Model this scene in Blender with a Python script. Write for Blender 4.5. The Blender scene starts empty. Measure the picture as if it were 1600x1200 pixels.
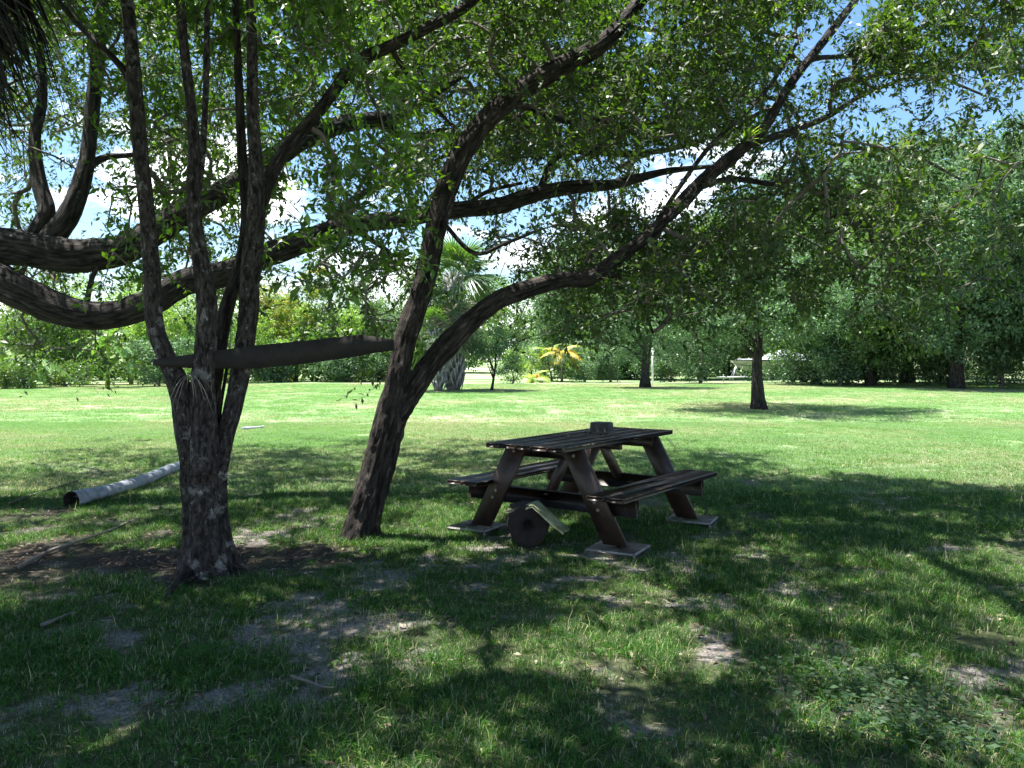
import bpy, math, random
import numpy as np
from mathutils import Vector, Matrix

random.seed(7)
R = np.random.default_rng(11)
S = bpy.context.scene

# ------------------------------------------------------------------ camera, sky, sun, exposure
F, PITCH, H = 1262.0, 0.031, 1.42
cam_d = bpy.data.cameras.new('camera')
cam = bpy.data.objects.new('camera', cam_d)
S.collection.objects.link(cam)
cam.location = (0, 0, H)
cam.rotation_euler = (math.pi / 2 - PITCH, 0, 0)
cam_d.sensor_width = 36.0
cam_d.lens = 36.0 * F / 1600.0
cam_d.clip_start = 0.05
cam_d.clip_end = 3000
S.camera = cam

SUN_EL, SUN_AZ = 72.0, -62.0          # azimuth measured from +Y (view direction) towards +X
el, az = math.radians(SUN_EL), math.radians(SUN_AZ)
sun_dir = Vector((math.sin(az) * math.cos(el), math.cos(az) * math.cos(el), math.sin(el)))
sl = bpy.data.lights.new('sun', 'SUN')
sl.energy = 5.0
sl.angle = math.radians(0.53)
sl.color = (1.0, 0.965, 0.9)
sun = bpy.data.objects.new('sun', sl)
S.collection.objects.link(sun)
sun.rotation_euler = (-sun_dir).to_track_quat('-Z', 'Y').to_euler()

W = bpy.data.worlds.new('World')
S.world = W
W.use_nodes = True
wn, wl = W.node_tree.nodes, W.node_tree.links
wn.clear()
def N(nodes, t, **k):
    n = nodes.new(t)
    for a, b in k.items():
        if a.startswith('i_'):
            n.inputs[a[2:].replace('_', ' ')].default_value = b
        else:
            setattr(n, a, b)
    return n
wout = N(wn, 'ShaderNodeOutputWorld')
bg = N(wn, 'ShaderNodeBackground'); bg.inputs['Strength'].default_value = 0.068
sky = N(wn, 'ShaderNodeTexSky', sky_type='NISHITA', sun_disc=False)
sky.sun_elevation = el; sky.sun_rotation = az
sky.air_density = 1.0; sky.dust_density = 0.6; sky.ozone_density = 1.5
tc = N(wn, 'ShaderNodeTexCoord')
mp = N(wn, 'ShaderNodeMapping'); mp.inputs['Scale'].default_value = (1, 1, 2.4); mp.inputs['Location'].default_value = (0.35, 0.1, 0.0)
nz = N(wn, 'ShaderNodeTexNoise'); nz.inputs['Scale'].default_value = 3.2; nz.inputs['Detail'].default_value = 9; nz.inputs['Roughness'].default_value = 0.58
cr = N(wn, 'ShaderNodeValToRGB'); cr.color_ramp.elements[0].position = 0.53; cr.color_ramp.elements[1].position = 0.61
mx = N(wn, 'ShaderNodeMix', data_type='RGBA'); mx.inputs[7].default_value = (13, 13.2, 13.6, 1)
wl.new(tc.outputs['Generated'], mp.inputs['Vector']); wl.new(mp.outputs[0], nz.inputs['Vector'])
sx = N(wn, 'ShaderNodeSeparateXYZ'); wl.new(tc.outputs['Generated'], sx.inputs[0])
rg = N(wn, 'ShaderNodeMapRange'); rg.inputs['From Min'].default_value = 0.02; rg.inputs['From Max'].default_value = 0.36
rg.inputs['To Min'].default_value = 0.09; rg.inputs['To Max'].default_value = -0.10
wl.new(sx.outputs['Z'], rg.inputs['Value'])
ad = N(wn, 'ShaderNodeMath', operation='ADD'); wl.new(nz.outputs['Fac'], ad.inputs[0]); wl.new(rg.outputs[0], ad.inputs[1])
wl.new(ad.outputs[0], cr.inputs['Fac']); wl.new(cr.outputs['Color'], mx.inputs[0])
hs = N(wn, 'ShaderNodeHueSaturation'); hs.inputs['Saturation'].default_value = 1.2
wl.new(sky.outputs[0], hs.inputs['Color']); wl.new(hs.outputs[0], mx.inputs[6])
wl.new(mx.outputs[2], bg.inputs['Color']); wl.new(bg.outputs[0], wout.inputs['Surface'])

S.render.engine = 'CYCLES'
S.cycles.max_bounces = 6
S.cycles.transparent_max_bounces = 4
S.cycles.diffuse_bounces = 2
S.cycles.glossy_bounces = 2
S.cycles.transmission_bounces = 3
S.cycles.use_denoising = True
S.view_settings.view_transform = 'Standard'
S.view_settings.look = 'None'
S.view_settings.exposure = 1.9
S.view_settings.gamma = 1

# ------------------------------------------------------------------ helpers
CP, SP = math.cos(PITCH), math.sin(PITCH)
def P(px, py, Y):
    """point seen at photo pixel (1600 wide) at world distance Y in front of the camera"""
    u, v = (px - 800) / F, (600 - py) / F
    d = np.array([u, CP + v * SP, -SP + v * CP])
    return np.array([0, 0, H]) + d * (Y / d[1])
def G(px, py, z=0.0):
    u, v = (px - 800) / F, (600 - py) / F
    d = np.array([u, CP + v * SP, -SP + v * CP])
    return np.array([0, 0, H]) + d * ((z - H) / d[2])
def PW(wpx, Y):
    return wpx * Y / F

_T = R.random(4096)
def _h(ix, iy, iz, s):
    return _T[(ix * 73 + iy * 1931 + iz * 389 + s * 977) & 4095]
def vnoise(p, fr=1.0, seed=0):
    p = np.asarray(p, float) * fr + 1000.0
    i = np.floor(p).astype(int); f = p - i; f = f * f * (3 - 2 * f)
    x, y, z = i[..., 0], i[..., 1], i[..., 2]; fx, fy, fz = f[..., 0], f[..., 1], f[..., 2]
    r = 0
    for dx in (0, 1):
        for dy in (0, 1):
            for dz in (0, 1):
                w = (fx if dx else 1 - fx) * (fy if dy else 1 - fy) * (fz if dz else 1 - fz)
                r = r + w * _h(x + dx, y + dy, z + dz, seed)
    return r
def fbm2(x, y, fr, seed=0, o=4):
    p = np.stack([np.asarray(x, float), np.asarray(y, float), np.zeros_like(np.asarray(x, float))], -1)
    a, t, n = 0.5, 0, 0
    for k in range(o):
        t = t + a * vnoise(p, fr * 2.03 ** k, seed + k); n += a; a *= 0.5
    return t / n
def nrm(v):
    return v / np.maximum(np.linalg.norm(v, axis=-1, keepdims=True), 1e-9)

def raw_mesh(name, verts, faces, smooth=False, attrs=None, mats=None, fmat=None):
    """verts (n,3); faces: (m,k) int array, or list of such arrays"""
    if not isinstance(faces, list): faces = [faces]
    faces = [np.asarray(f) for f in faces if len(f)]
    me = bpy.data.meshes.new(name)
    me.vertices.add(len(verts)); me.vertices.foreach_set('co', np.asarray(verts, np.float32).ravel())
    li = np.concatenate([f.ravel() for f in faces]).astype(np.int32)
    tot = np.concatenate([np.full(len(f), f.shape[1]) for f in faces]).astype(np.int32)
    st = np.concatenate([[0], np.cumsum(tot)[:-1]]).astype(np.int32)
    me.loops.add(len(li)); me.loops.foreach_set('vertex_index', li)
    me.polygons.add(len(tot)); me.polygons.foreach_set('loop_start', st); me.polygons.foreach_set('loop_total', tot)
    if smooth: me.polygons.foreach_set('use_smooth', np.ones(len(tot), bool))
    if fmat is not None: me.polygons.foreach_set('material_index', np.asarray(fmat, np.int32))
    for k, a in (attrs or {}).items():
        at = me.attributes.new(k, 'FLOAT', 'POINT'); at.data.foreach_set('value', np.asarray(a, np.float32))
    for m in (mats or []): me.materials.append(m)
    me.update(calc_edges=True)
    return me
def link(name, me, parent=None, loc=None):
    o = bpy.data.objects.new(name, me); S.collection.objects.link(o)
    if parent is not None: o.parent = parent
    if loc is not None: o.location = loc
    return o
def thing(name, label, cat, loc=(0, 0, 0), rz=0, group=None):
    o = bpy.data.objects.new(name, None); S.collection.objects.link(o)
    o.location = [float(c) for c in loc]; o.rotation_euler = (0, 0, rz)
    return tag(o, label, cat, group)
def tag(o, label, cat, group=None, kind=None):
    if label: o['label'] = label
    if cat: o['category'] = cat
    if group: o['group'] = group
    if kind: o['kind'] = kind
    return o
def copy_tree(o, parent=None):
    c = o.copy(); S.collection.objects.link(c)
    if parent is not None: c.parent = parent
    for ch in list(o.children): copy_tree(ch, c)
    return c

class MB:
    """collects quads/tris into one mesh"""
    def __init__(s): s.v, s.q, s.t, s.n, s.r, s.b, s.hb = [], [], [], 0, [], [], False
    def add(s, v, q=None, t=None, r=None, bk=None):
        v = np.asarray(v, float); s.b.append(v if bk is None else bk); s.hb = s.hb or bk is not None
        if q is not None and len(q): s.q.append(np.asarray(q) + s.n)
        if t is not None and len(t): s.t.append(np.asarray(t) + s.n)
        s.v.append(v); s.n += len(v)
        s.r.append(np.full(len(v), random.random() if r is None else r) if np.ndim(r) == 0 else r)
    def box(s, c, d, M=None, bev=0.0, r=None):
        c = np.array(c, float); hx, hy, hz = np.array(d, float) / 2
        b = min(bev, hx * .45, hy * .45, hz * .45)
        if b <= 0:
            v = np.array([[x * hx, y * hy, z * hz] for x in (-1, 1) for y in (-1, 1) for z in (-1, 1)])
            q = [[0, 1, 3, 2], [4, 6, 7, 5], [0, 4, 5, 1], [2, 3, 7, 6], [0, 2, 6, 4], [1, 5, 7, 3]]
            t = []
        else:
            v, idx = [], {}
            for x in (-1, 1):
                for y in (-1, 1):
                    for z in (-1, 1):
                        for a in range(3):
                            p = [x * (hx - b), y * (hy - b), z * (hz - b)]
                            p[a] = (x, y, z)[a] * (hx, hy, hz)[a]
                            idx[(x, y, z, a)] = len(v); v.append(p)
            q, t = [], []
            I = idx
            for x in (-1, 1): q.append([I[(x, -1, -1, 0)], I[(x, 1, -1, 0)], I[(x, 1, 1, 0)], I[(x, -1, 1, 0)]][::x])
            for y in (-1, 1): q.append([I[(-1, y, -1, 1)], I[(1, y, -1, 1)], I[(1, y, 1, 1)], I[(-1, y, 1, 1)]][::-y])
            for z in (-1, 1): q.append([I[(-1, -1, z, 2)], I[(1, -1, z, 2)], I[(1, 1, z, 2)], I[(-1, 1, z, 2)]][::z])
            for a in (-1, 1):
                for e in (-1, 1):
                    q.append([I[(-1, a, e, 1)], I[(1, a, e, 1)], I[(1, a, e, 2)], I[(-1, a, e, 2)]][::a * e])
                    q.append([I[(a, -1, e, 0)], I[(a, 1, e, 0)], I[(a, 1, e, 2)], I[(a, -1, e, 2)]][::-a * e])
                    q.append([I[(a, e, -1, 0)], I[(a, e, 1, 0)], I[(a, e, 1, 1)], I[(a, e, -1, 1)]][::a * e])
            for x in (-1, 1):
                for y in (-1, 1):
                    for z in (-1, 1):
                        t.append([I[(x, y, z, 0)], I[(x, y, z, 1)], I[(x, y, z, 2)]][::x * y * z])
            v = np.array(v)
        if M is not None: v = v @ np.array(M).T
        s.add(v + c, q, t, r); return s
    def tube(s, pts, rad, n=8, cap=True, fx=None, r=None):
        pts = np.asarray(pts, float); rad = np.broadcast_to(np.asarray(rad, float), (len(pts),))
        tg = nrm(np.gradient(pts, axis=0))
        u = np.cross(tg[0], [0.31, 0.17, 0.93]);
        if np.linalg.norm(u) < .1: u = np.cross(tg[0], [1, 0, 0])
        u = u / np.linalg.norm(u); U = []
        for t in tg:
            u = u - t * (u @ t); u = u / max(np.linalg.norm(u), 1e-9); U.append(u)
        U = np.array(U); V = np.cross(tg, U)
        a = np.arange(n) * 2 * math.pi / n
        rr = np.repeat(rad[:, None], n, 1)
        base = U[:, None] * np.cos(a)[None, :, None] + V[:, None] * np.sin(a)[None, :, None]
        v = pts[:, None] + base * rr[..., None]; bk = None
        if fx is not None:
            sl_ = np.concatenate([[0], np.cumsum(np.linalg.norm(np.diff(pts, axis=0), axis=1))]); off = pts[0] * 1.7
            bk = np.stack([np.cos(a)[None] * rr + off[0], np.sin(a)[None] * rr + off[1], sl_[:, None] + 0 * rr + off[2]], -1)
            v = pts[:, None] + base * (rr * fx(v, a, rad, bk))[..., None]; bk = bk.reshape(-1, 3)
        m = len(pts); i = np.arange(m - 1)[:, None] * n; j = np.arange(n)[None]; k = (j + 1) % n
        q = np.stack([i + j, i + k, i + n + k, i + n + j], -1).reshape(-1, 4)
        v = v.reshape(-1, 3); t = []
        if cap:
            v = np.vstack([v, pts[0], pts[-1]]); bk = None if bk is None else np.vstack([bk, bk[0], bk[-1]]); c0, c1 = m * n, m * n + 1
            for jj in range(n):
                t.append([c0, (jj + 1) % n, jj]); t.append([c1, (m - 1) * n + jj, (m - 1) * n + (jj + 1) % n])
        s.add(v, q, t, r, bk); return s
    def build(s, name, mat, parent=None, smooth=False, loc=None):
        me = s.mesh(name, mat, smooth)
        return link(name, me, parent, loc)
    def mesh(s, name, mat, smooth=False):
        fs = []
        if s.q: fs.append(np.concatenate(s.q))
        if s.t: fs.append(np.concatenate(s.t))
        me = raw_mesh(name, np.concatenate(s.v), fs, smooth, {'rnd': np.concatenate(s.r)}, [mat])
        at = me.attributes.new('bk', 'FLOAT_VECTOR', 'POINT'); at.data.foreach_set('vector', np.concatenate(s.b).astype(np.float32).ravel()); return me

def smooth_path(p, step):
    """Catmull-Rom through rows of p (x,y,z,r), resampled about every step metres"""
    p = np.asarray(p, float); q = np.vstack([2 * p[0] - p[1], p, 2 * p[-1] - p[-2]]); out = []
    for i in range(1, len(q) - 2):
        a, b, c, d = q[i - 1:i + 3]
        k = max(2, int(np.linalg.norm(c[:3] - b[:3]) / step))
        for t in np.arange(k) / k:
            out.append(.5 * (2 * b + (c - a) * t + (2 * a - 5 * b + 4 * c - d) * t * t + (3 * b - a - 3 * c + d) * t ** 3))
    out.append(p[-1]); return np.array(out)
def pix_path(L, step=.06):
    """list of (px, py, distance, width in px) to a smoothed path of (x,y,z,r)"""
    return smooth_path([list(P(a, b, Y)) + [PW(w, Y) / 2] for a, b, Y, w in L], step)

# ------------------------------------------------------------------ materials
def mat(name):
    m = bpy.data.materials.new(name); m.use_nodes = True
    nt = m.node_tree; nt.nodes.clear()
    return m, nt.nodes, nt.links
def ramp(nodes, stops):
    c = nodes.new('ShaderNodeValToRGB'); e = c.color_ramp.elements
    while len(e) < len(stops): e.new(0.5)
    for k, (p, col) in zip(e, stops): k.position = p; k.color = (*col, 1)
    return c
def leaf_mat(name, stops, trans=(.36, .41, .08), tf=.3, rough=.5, spec=.45):
    m, n, l = mat(name)
    out = N(n, 'ShaderNodeOutputMaterial'); at = N(n, 'ShaderNodeAttribute', attribute_name='rnd')
    c = ramp(n, stops); l.new(at.outputs['Fac'], c.inputs[0])
    b = N(n, 'ShaderNodeBsdfPrincipled'); b.inputs['Roughness'].default_value = rough
    b.inputs['Specular IOR Level'].default_value = spec
    l.new(c.outputs[0], b.inputs['Base Color'])
    t = N(n, 'ShaderNodeBsdfTranslucent')
    g = N(n, 'ShaderNodeMix', data_type='RGBA', blend_type='MULTIPLY'); g.inputs[0].default_value = 1
    g.inputs[7].default_value = (trans[0] * 6, trans[1] * 6, trans[2] * 6, 1)
    l.new(c.outputs[0], g.inputs[6]); l.new(g.outputs[2], t.inputs['Color'])
    x = N(n, 'ShaderNodeMixShader'); x.inputs[0].default_value = tf
    l.new(b.outputs[0], x.inputs[1]); l.new(t.outputs[0], x.inputs[2]); l.new(x.outputs[0], out.inputs[0])
    return m
def bark_mat(name, dark, light, lichen=None, lich=.6, scale=9, stretch=.22, bump=.5, rough=.9):
    m, n, l = mat(name)
    out = N(n, 'ShaderNodeOutputMaterial'); b = N(n, 'ShaderNodeBsdfPrincipled'); b.inputs['Roughness'].default_value = rough
    b.inputs['Specular IOR Level'].default_value = .25
    tc = N(n, 'ShaderNodeAttribute', attribute_name='bk'); mp = N(n, 'ShaderNodeMapping'); mp.inputs['Scale'].default_value = (1, 1, stretch)
    l.new(tc.outputs['Vector'], mp.inputs[0])
    a = N(n, 'ShaderNodeTexNoise'); a.inputs['Scale'].default_value = scale * 3; a.inputs['Detail'].default_value = 8; a.inputs['Roughness'].default_value = .65
    l.new(mp.outputs[0], a.inputs[0])
    vo = N(n, 'ShaderNodeTexVoronoi', feature='DISTANCE_TO_EDGE'); vo.inputs['Scale'].default_value = scale * 3.5
    wp = N(n, 'ShaderNodeMix', data_type='RGBA'); wp.inputs[0].default_value = .08
    l.new(mp.outputs[0], wp.inputs[6]); l.new(a.outputs['Color'], wp.inputs[7]); l.new(wp.outputs[2], vo.inputs['Vector'])
    c = ramp(n, [(.4, dark), (.64, light)]); l.new(a.outputs['Fac'], c.inputs[0])
    last = c.outputs[0]
    if lichen:
        z = N(n, 'ShaderNodeTexNoise'); z.inputs['Scale'].default_value = 7; z.inputs['Detail'].default_value = 7; z.inputs['Roughness'].default_value = .7
        l.new(tc.outputs['Vector'], z.inputs[0])
        zr = ramp(n, [(lich, (0, 0, 0)), (lich + .06, (1, 1, 1))]); l.new(z.outputs['Fac'], zr.inputs[0])
        k = N(n, 'ShaderNodeMix', data_type='RGBA'); k.inputs[7].default_value = (*lichen, 1)
        l.new(zr.outputs[0], k.inputs[0]); l.new(last, k.inputs[6]); last = k.outputs[2]
    l.new(last, b.inputs['Base Color'])
    vr = N(n, 'ShaderNodeMapRange'); vr.inputs['From Max'].default_value = .25; l.new(vo.outputs['Distance'], vr.inputs[0])
    s = N(n, 'ShaderNodeMath', operation='ADD'); l.new(vr.outputs[0], s.inputs[0]); l.new(a.outputs['Fac'], s.inputs[1])
    bp = N(n, 'ShaderNodeBump'); bp.inputs['Strength'].default_value = bump; bp.inputs['Distance'].default_value = .02
    l.new(s.outputs[0], bp.inputs['Height']); l.new(bp.outputs[0], b.inputs['Normal'])
    l.new(b.outputs[0], out.inputs[0]); return m
def plain(name, c1, c2=None, rough=.7, scale=8, bump=.2, stretch=(1, 1, 1), metal=0, spec=.5, vary=0.0):
    m, n, l = mat(name)
    out = N(n, 'ShaderNodeOutputMaterial'); b = N(n, 'ShaderNodeBsdfPrincipled'); b.inputs['Roughness'].default_value = rough
    b.inputs['Metallic'].default_value = metal; b.inputs['Specular IOR Level'].default_value = spec
    tc = N(n, 'ShaderNodeTexCoord'); mp = N(n, 'ShaderNodeMapping'); mp.inputs['Scale'].default_value = stretch
    l.new(tc.outputs['Object'], mp.inputs[0])
    a = N(n, 'ShaderNodeTexNoise'); a.inputs['Scale'].default_value = scale; a.inputs['Detail'].default_value = 8; a.inputs['Roughness'].default_value = .65
    l.new(mp.outputs[0], a.inputs[0])
    c = ramp(n, [(.3, c1), (.7, c2 or c1)]); l.new(a.outputs['Fac'], c.inputs[0])
    last = c.outputs[0]
    if vary:
        at = N(n, 'ShaderNodeObjectInfo'); h = N(n, 'ShaderNodeMapRange'); h.inputs['To Min'].default_value = 1 - vary; h.inputs['To Max'].default_value = 1 + vary
        l.new(at.outputs['Random'], h.inputs[0]); k = N(n, 'ShaderNodeHueSaturation'); l.new(h.outputs[0], k.inputs['Value']); l.new(last, k.inputs['Color']); last = k.outputs[0]
    l.new(last, b.inputs['Base Color'])
    bp = N(n, 'ShaderNodeBump'); bp.inputs['Strength'].default_value = bump; bp.inputs['Distance'].default_value = .01
    l.new(a.outputs['Fac'], bp.inputs['Height']); l.new(bp.outputs[0], b.inputs['Normal'])
    l.new(b.outputs[0], out.inputs[0]); return m

M = {}
M['oak_leaf'] = leaf_mat('oak_leaf', [(0, (.018, .038, .012)), (.5, (.04, .08, .02)), (.9, (.09, .14, .03)), (.985, (.14, .15, .03)), (1, (.3, .1, .03))])
M['laurel_leaf'] = leaf_mat('laurel_leaf', [(0, (.03, .06, .012)), (.5, (.055, .12, .018)), (.93, (.13, .22, .03)), (1, (.3, .2, .04))], rough=.46)
M['far_leaf'] = leaf_mat('far_leaf', [(0, (.04, .08, .028)), (.5, (.085, .155, .055)), (1, (.15, .23, .09))], rough=.45)
M['forest_leaf'] = leaf_mat('forest_leaf', [(0, (.035, .07, .035)), (.5, (.08, .14, .075)), (1, (.17, .25, .14))], trans=(.26, .34, .14), tf=.28, rough=.55)
M['bright_leaf'] = leaf_mat('bright_leaf', [(0, (.07, .13, .035)), (.5, (.15, .25, .065)), (.85, (.24, .34, .1)), (1, (.36, .36, .09))], rough=.5)
M['flower_leaf'] = leaf_mat('flower_leaf', [(0, (.08, .12, .03)), (.55, (.15, .21, .05)), (.72, (.3, .27, .05)), (1, (.5, .3, .05))], rough=.5)
M['banana_leaf'] = leaf_mat('banana_leaf', [(0, (.05, .12, .04)), (.6, (.12, .22, .06)), (1, (.3, .33, .08))], rough=.35)
M['palm_leaf'] = leaf_mat('palm_leaf', [(0, (.035, .075, .03)), (.7, (.075, .13, .05)), (1, (.18, .2, .07))], rough=.4)
M['yellow_palm'] = leaf_mat('yellow_palm', [(0, (.3, .27, .05)), (1, (.58, .43, .07))], rough=.5, trans=(.2, .2, .12))
M['lime_palm'] = leaf_mat('lime_palm', [(0, (.13, .22, .04)), (1, (.32, .36, .07))], rough=.5)
M['shaded_skirt'] = leaf_mat('shaded_skirt', [(0, (.008, .007, .006)), (.85, (.025, .023, .018)), (1, (.1, .1, .06))], trans=(.15, .13, .1), tf=.1, rough=.6, spec=.3)  # dead fronds with the shade put into their near-black colour
M['dead_palm'] = leaf_mat('dead_palm', [(0, (.14, .12, .10)), (1, (.38, .34, .29))], trans=(.15, .13, .1), tf=.2, rough=.8, spec=.1)
M['lawn_blade'] = leaf_mat('lawn_blade', [(0, (.07, .16, .045)), (.5, (.16, .285, .11)), (1, (.29, .39, .19))], trans=(.22, .26, .12), tf=.35, rough=.6, spec=.3)  # paler copy of the grass, sunlight put into its colour
M['dry_blade'] = leaf_mat('dry_blade', [(0, (.2, .23, .11)), (1, (.48, .45, .31))], trans=(.22, .24, .14), tf=.3, rough=.7, spec=.2)
M['grass_blade'] = leaf_mat('grass_blade', [(0, (.016, .058, .008)), (.5, (.04, .125, .014)), (.9, (.095, .215, .03)), (.98, (.26, .28, .11)), (1, (.4, .36, .24))], trans=(.22, .26, .12), tf=.35, rough=.55, spec=.3)  # near grass, darker and more saturated to carry the tree shade
M['ivy_leaf'] = leaf_mat('ivy_leaf', [(0, (.015, .04, .015)), (1, (.03, .075, .025))], tf=.2, rough=.6, spec=.25)
M['litter'] = leaf_mat('litter', [(0, (.07, .05, .035)), (.6, (.2, .15, .1)), (1, (.42, .36, .28))], trans=(.12, .1, .08), tf=.1, rough=.8, spec=.15)
M['oak_bark'] = bark_mat('oak_bark', (.012, .010, .009), (.09, .08, .07), (.16, .16, .145), .62, scale=8, bump=1.0)
M['pale_bark'] = bark_mat('pale_bark', (.018, .014, .012), (.14, .12, .11), (.3, .29, .27), .57, scale=11, stretch=.45, bump=1.0)
M['brown_bark'] = bark_mat('brown_bark', (.015, .011, .009), (.11, .09, .075), (.2, .19, .175), .63, scale=9, bump=1.2)
M['twig'] = plain('twig', (.07, .058, .047), (.17, .15, .13), .9, 20)
M['palm_trunk'] = bark_mat('palm_trunk', (.1, .09, .08), (.26, .25, .24), scale=5)
M['boot'] = plain('boot', (.16, .15, .14), (.42, .41, .42), .85, 14, .4, (1, 1, .3))
M['table_wood'] = plain('table_wood', (.010, .0065, .005), (.05, .027, .019), .5, 16, .35, (1, .12, 1), vary=.25)
M['board_wood'] = plain('board_wood', (.006, .005, .004), (.024, .019, .015), .85, 14, .5, (.1, 1, 1))
M['dark_clay'] = plain('dark_clay', (.012, .013, .012), (.05, .045, .04), .55, 30, .3)
M['concrete'] = plain('concrete', (.12, .115, .10), (.3, .29, .27), .9, 10, .4)
M['log_grey'] = plain('log_grey', (.13, .145, .17), (.36, .39, .45), .85, 12, .5, (1, 1, 1))
M['rot'] = plain('rot', (.006, .0045, .004), (.024, .018, .013), .95, 20, .8)
M['moss_slab'] = plain('moss_slab', (.13, .14, .04), (.42, .42, .27), .9, 9, .6)
M['stick'] = plain('stick', (.10, .085, .07), (.25, .22, .19), .9, 20, .4)
M['tarp'] = plain('tarp', (.26, .31, .34), (.45, .5, .52), .5, 5, .3)
M['navy'] = plain('navy', (.015, .02, .05), (.02, .03, .07), .3, 4, 0)
M['hull'] = plain('hull', (.28, .28, .25), (.38, .37, .33), .35, 4, .05)
M['hull_green'] = plain('hull_green', (.1, .13, .11), (.14, .18, .15), .35, 4, .05)
M['galv'] = plain('galv', (.25, .27, .28), (.38, .4, .41), .45, 10, .1, metal=.4)
M['tyre'] = plain('tyre', (.015, .015, .015), (.025, .025, .025), .8, 10, .2)
M['post'] = plain('post', (.6, .62, .62), (.75, .76, .76), .5, 10, .1)
M['road'] = plain('road', (.5, .49, .47), (.62, .6, .58), .9, 3, .1)
M['blossom'] = plain('blossom', (.8, .25, .04), (.9, .4, .1), .6, 4, .1)

# ground material (attribute 'bare' : 0 grass .. 1 sand; 'litter' dark mulch)
m, n, l = mat('lawn'); M['lawn'] = m
out = N(n, 'ShaderNodeOutputMaterial'); b = N(n, 'ShaderNodeBsdfPrincipled'); b.inputs['Roughness'].default_value = .95; b.inputs['Specular IOR Level'].default_value = .1
tc = N(n, 'ShaderNodeTexCoord')
n1 = N(n, 'ShaderNodeTexNoise'); n1.inputs['Scale'].default_value = .35; n1.inputs['Detail'].default_value = 6; l.new(tc.outputs['Object'], n1.inputs[0])
n2 = N(n, 'ShaderNodeTexNoise'); n2.inputs['Scale'].default_value = 14; n2.inputs['Detail'].default_value = 10; n2.inputs['Roughness'].default_value = .75; l.new(tc.outputs['Object'], n2.inputs[0])
n3 = N(n, 'ShaderNodeTexNoise'); n3.inputs['Scale'].default_value = 60; n3.inputs['Detail'].default_value = 6; n3.inputs['Roughness'].default_value = .8; l.new(tc.outputs['Object'], n3.inputs[0])
g1 = ramp(n, [(.35, (.13, .24, .09)), (.5, (.23, .32, .16)), (.65, (.40, .42, .29))]); l.new(n1.outputs['Fac'], g1.inputs[0])
g2 = ramp(n, [(.3, (.45, .5, .42)), (.7, (1.35, 1.3, 1.3))]); l.new(n2.outputs['Fac'], g2.inputs[0])
gm = N(n, 'ShaderNodeMix', data_type='RGBA', blend_type='MULTIPLY'); gm.inputs[0].default_value = 1; l.new(g1.outputs[0], gm.inputs[6]); l.new(g2.outputs[0], gm.inputs[7])
sd = ramp(n, [(.35, (.08, .068, .055)), (.5, (.22, .20, .18)), (.7, (.46, .44, .42))]); l.new(n3.outputs['Fac'], sd.inputs[0])
ab = N(n, 'ShaderNodeAttribute', attribute_name='bare')
am = N(n, 'ShaderNodeMath', operation='MULTIPLY_ADD'); am.inputs[1].default_value = .9; am.inputs[2].default_value = -.45; l.new(n2.outputs['Fac'], am.inputs[0])
aa = N(n, 'ShaderNodeMath', operation='ADD', use_clamp=True); l.new(am.outputs[0], aa.inputs[0]); l.new(ab.outputs['Fac'], aa.inputs[1])
ar = ramp(n, [(.38, (0, 0, 0)), (.62, (1, 1, 1))]); l.new(aa.outputs[0], ar.inputs[0])
th = N(n, 'ShaderNodeAttribute', attribute_name='shaded_thatch'); tr_ = ramp(n, [(.35, (.02, .026, .01)), (.58, (.075, .08, .04)), (.75, (.24, .21, .15))]); l.new(n3.outputs['Fac'], tr_.inputs[0])  # thatch between near tufts, its tone lowered to stand in for tree shade
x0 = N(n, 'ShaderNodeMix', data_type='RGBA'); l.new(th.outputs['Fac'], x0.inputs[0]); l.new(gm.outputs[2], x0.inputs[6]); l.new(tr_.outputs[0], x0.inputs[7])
x1 = N(n, 'ShaderNodeMix', data_type='RGBA'); l.new(ar.outputs[0], x1.inputs[0]); l.new(x0.outputs[2], x1.inputs[6]); l.new(sd.outputs[0], x1.inputs[7])
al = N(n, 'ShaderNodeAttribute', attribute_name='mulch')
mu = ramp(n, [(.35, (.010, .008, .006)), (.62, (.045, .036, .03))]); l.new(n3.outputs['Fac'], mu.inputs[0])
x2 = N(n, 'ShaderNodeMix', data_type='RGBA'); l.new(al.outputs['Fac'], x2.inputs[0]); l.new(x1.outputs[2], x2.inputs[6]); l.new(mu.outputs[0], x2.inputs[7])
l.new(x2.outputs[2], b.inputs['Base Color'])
bp = N(n, 'ShaderNodeBump'); bp.inputs['Strength'].default_value = .8; bp.inputs['Distance'].default_value = .03; l.new(n3.outputs['Fac'], bp.inputs['Height']); l.new(bp.outputs[0], b.inputs['Normal'])
l.new(b.outputs[0], out.inputs[0])

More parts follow.
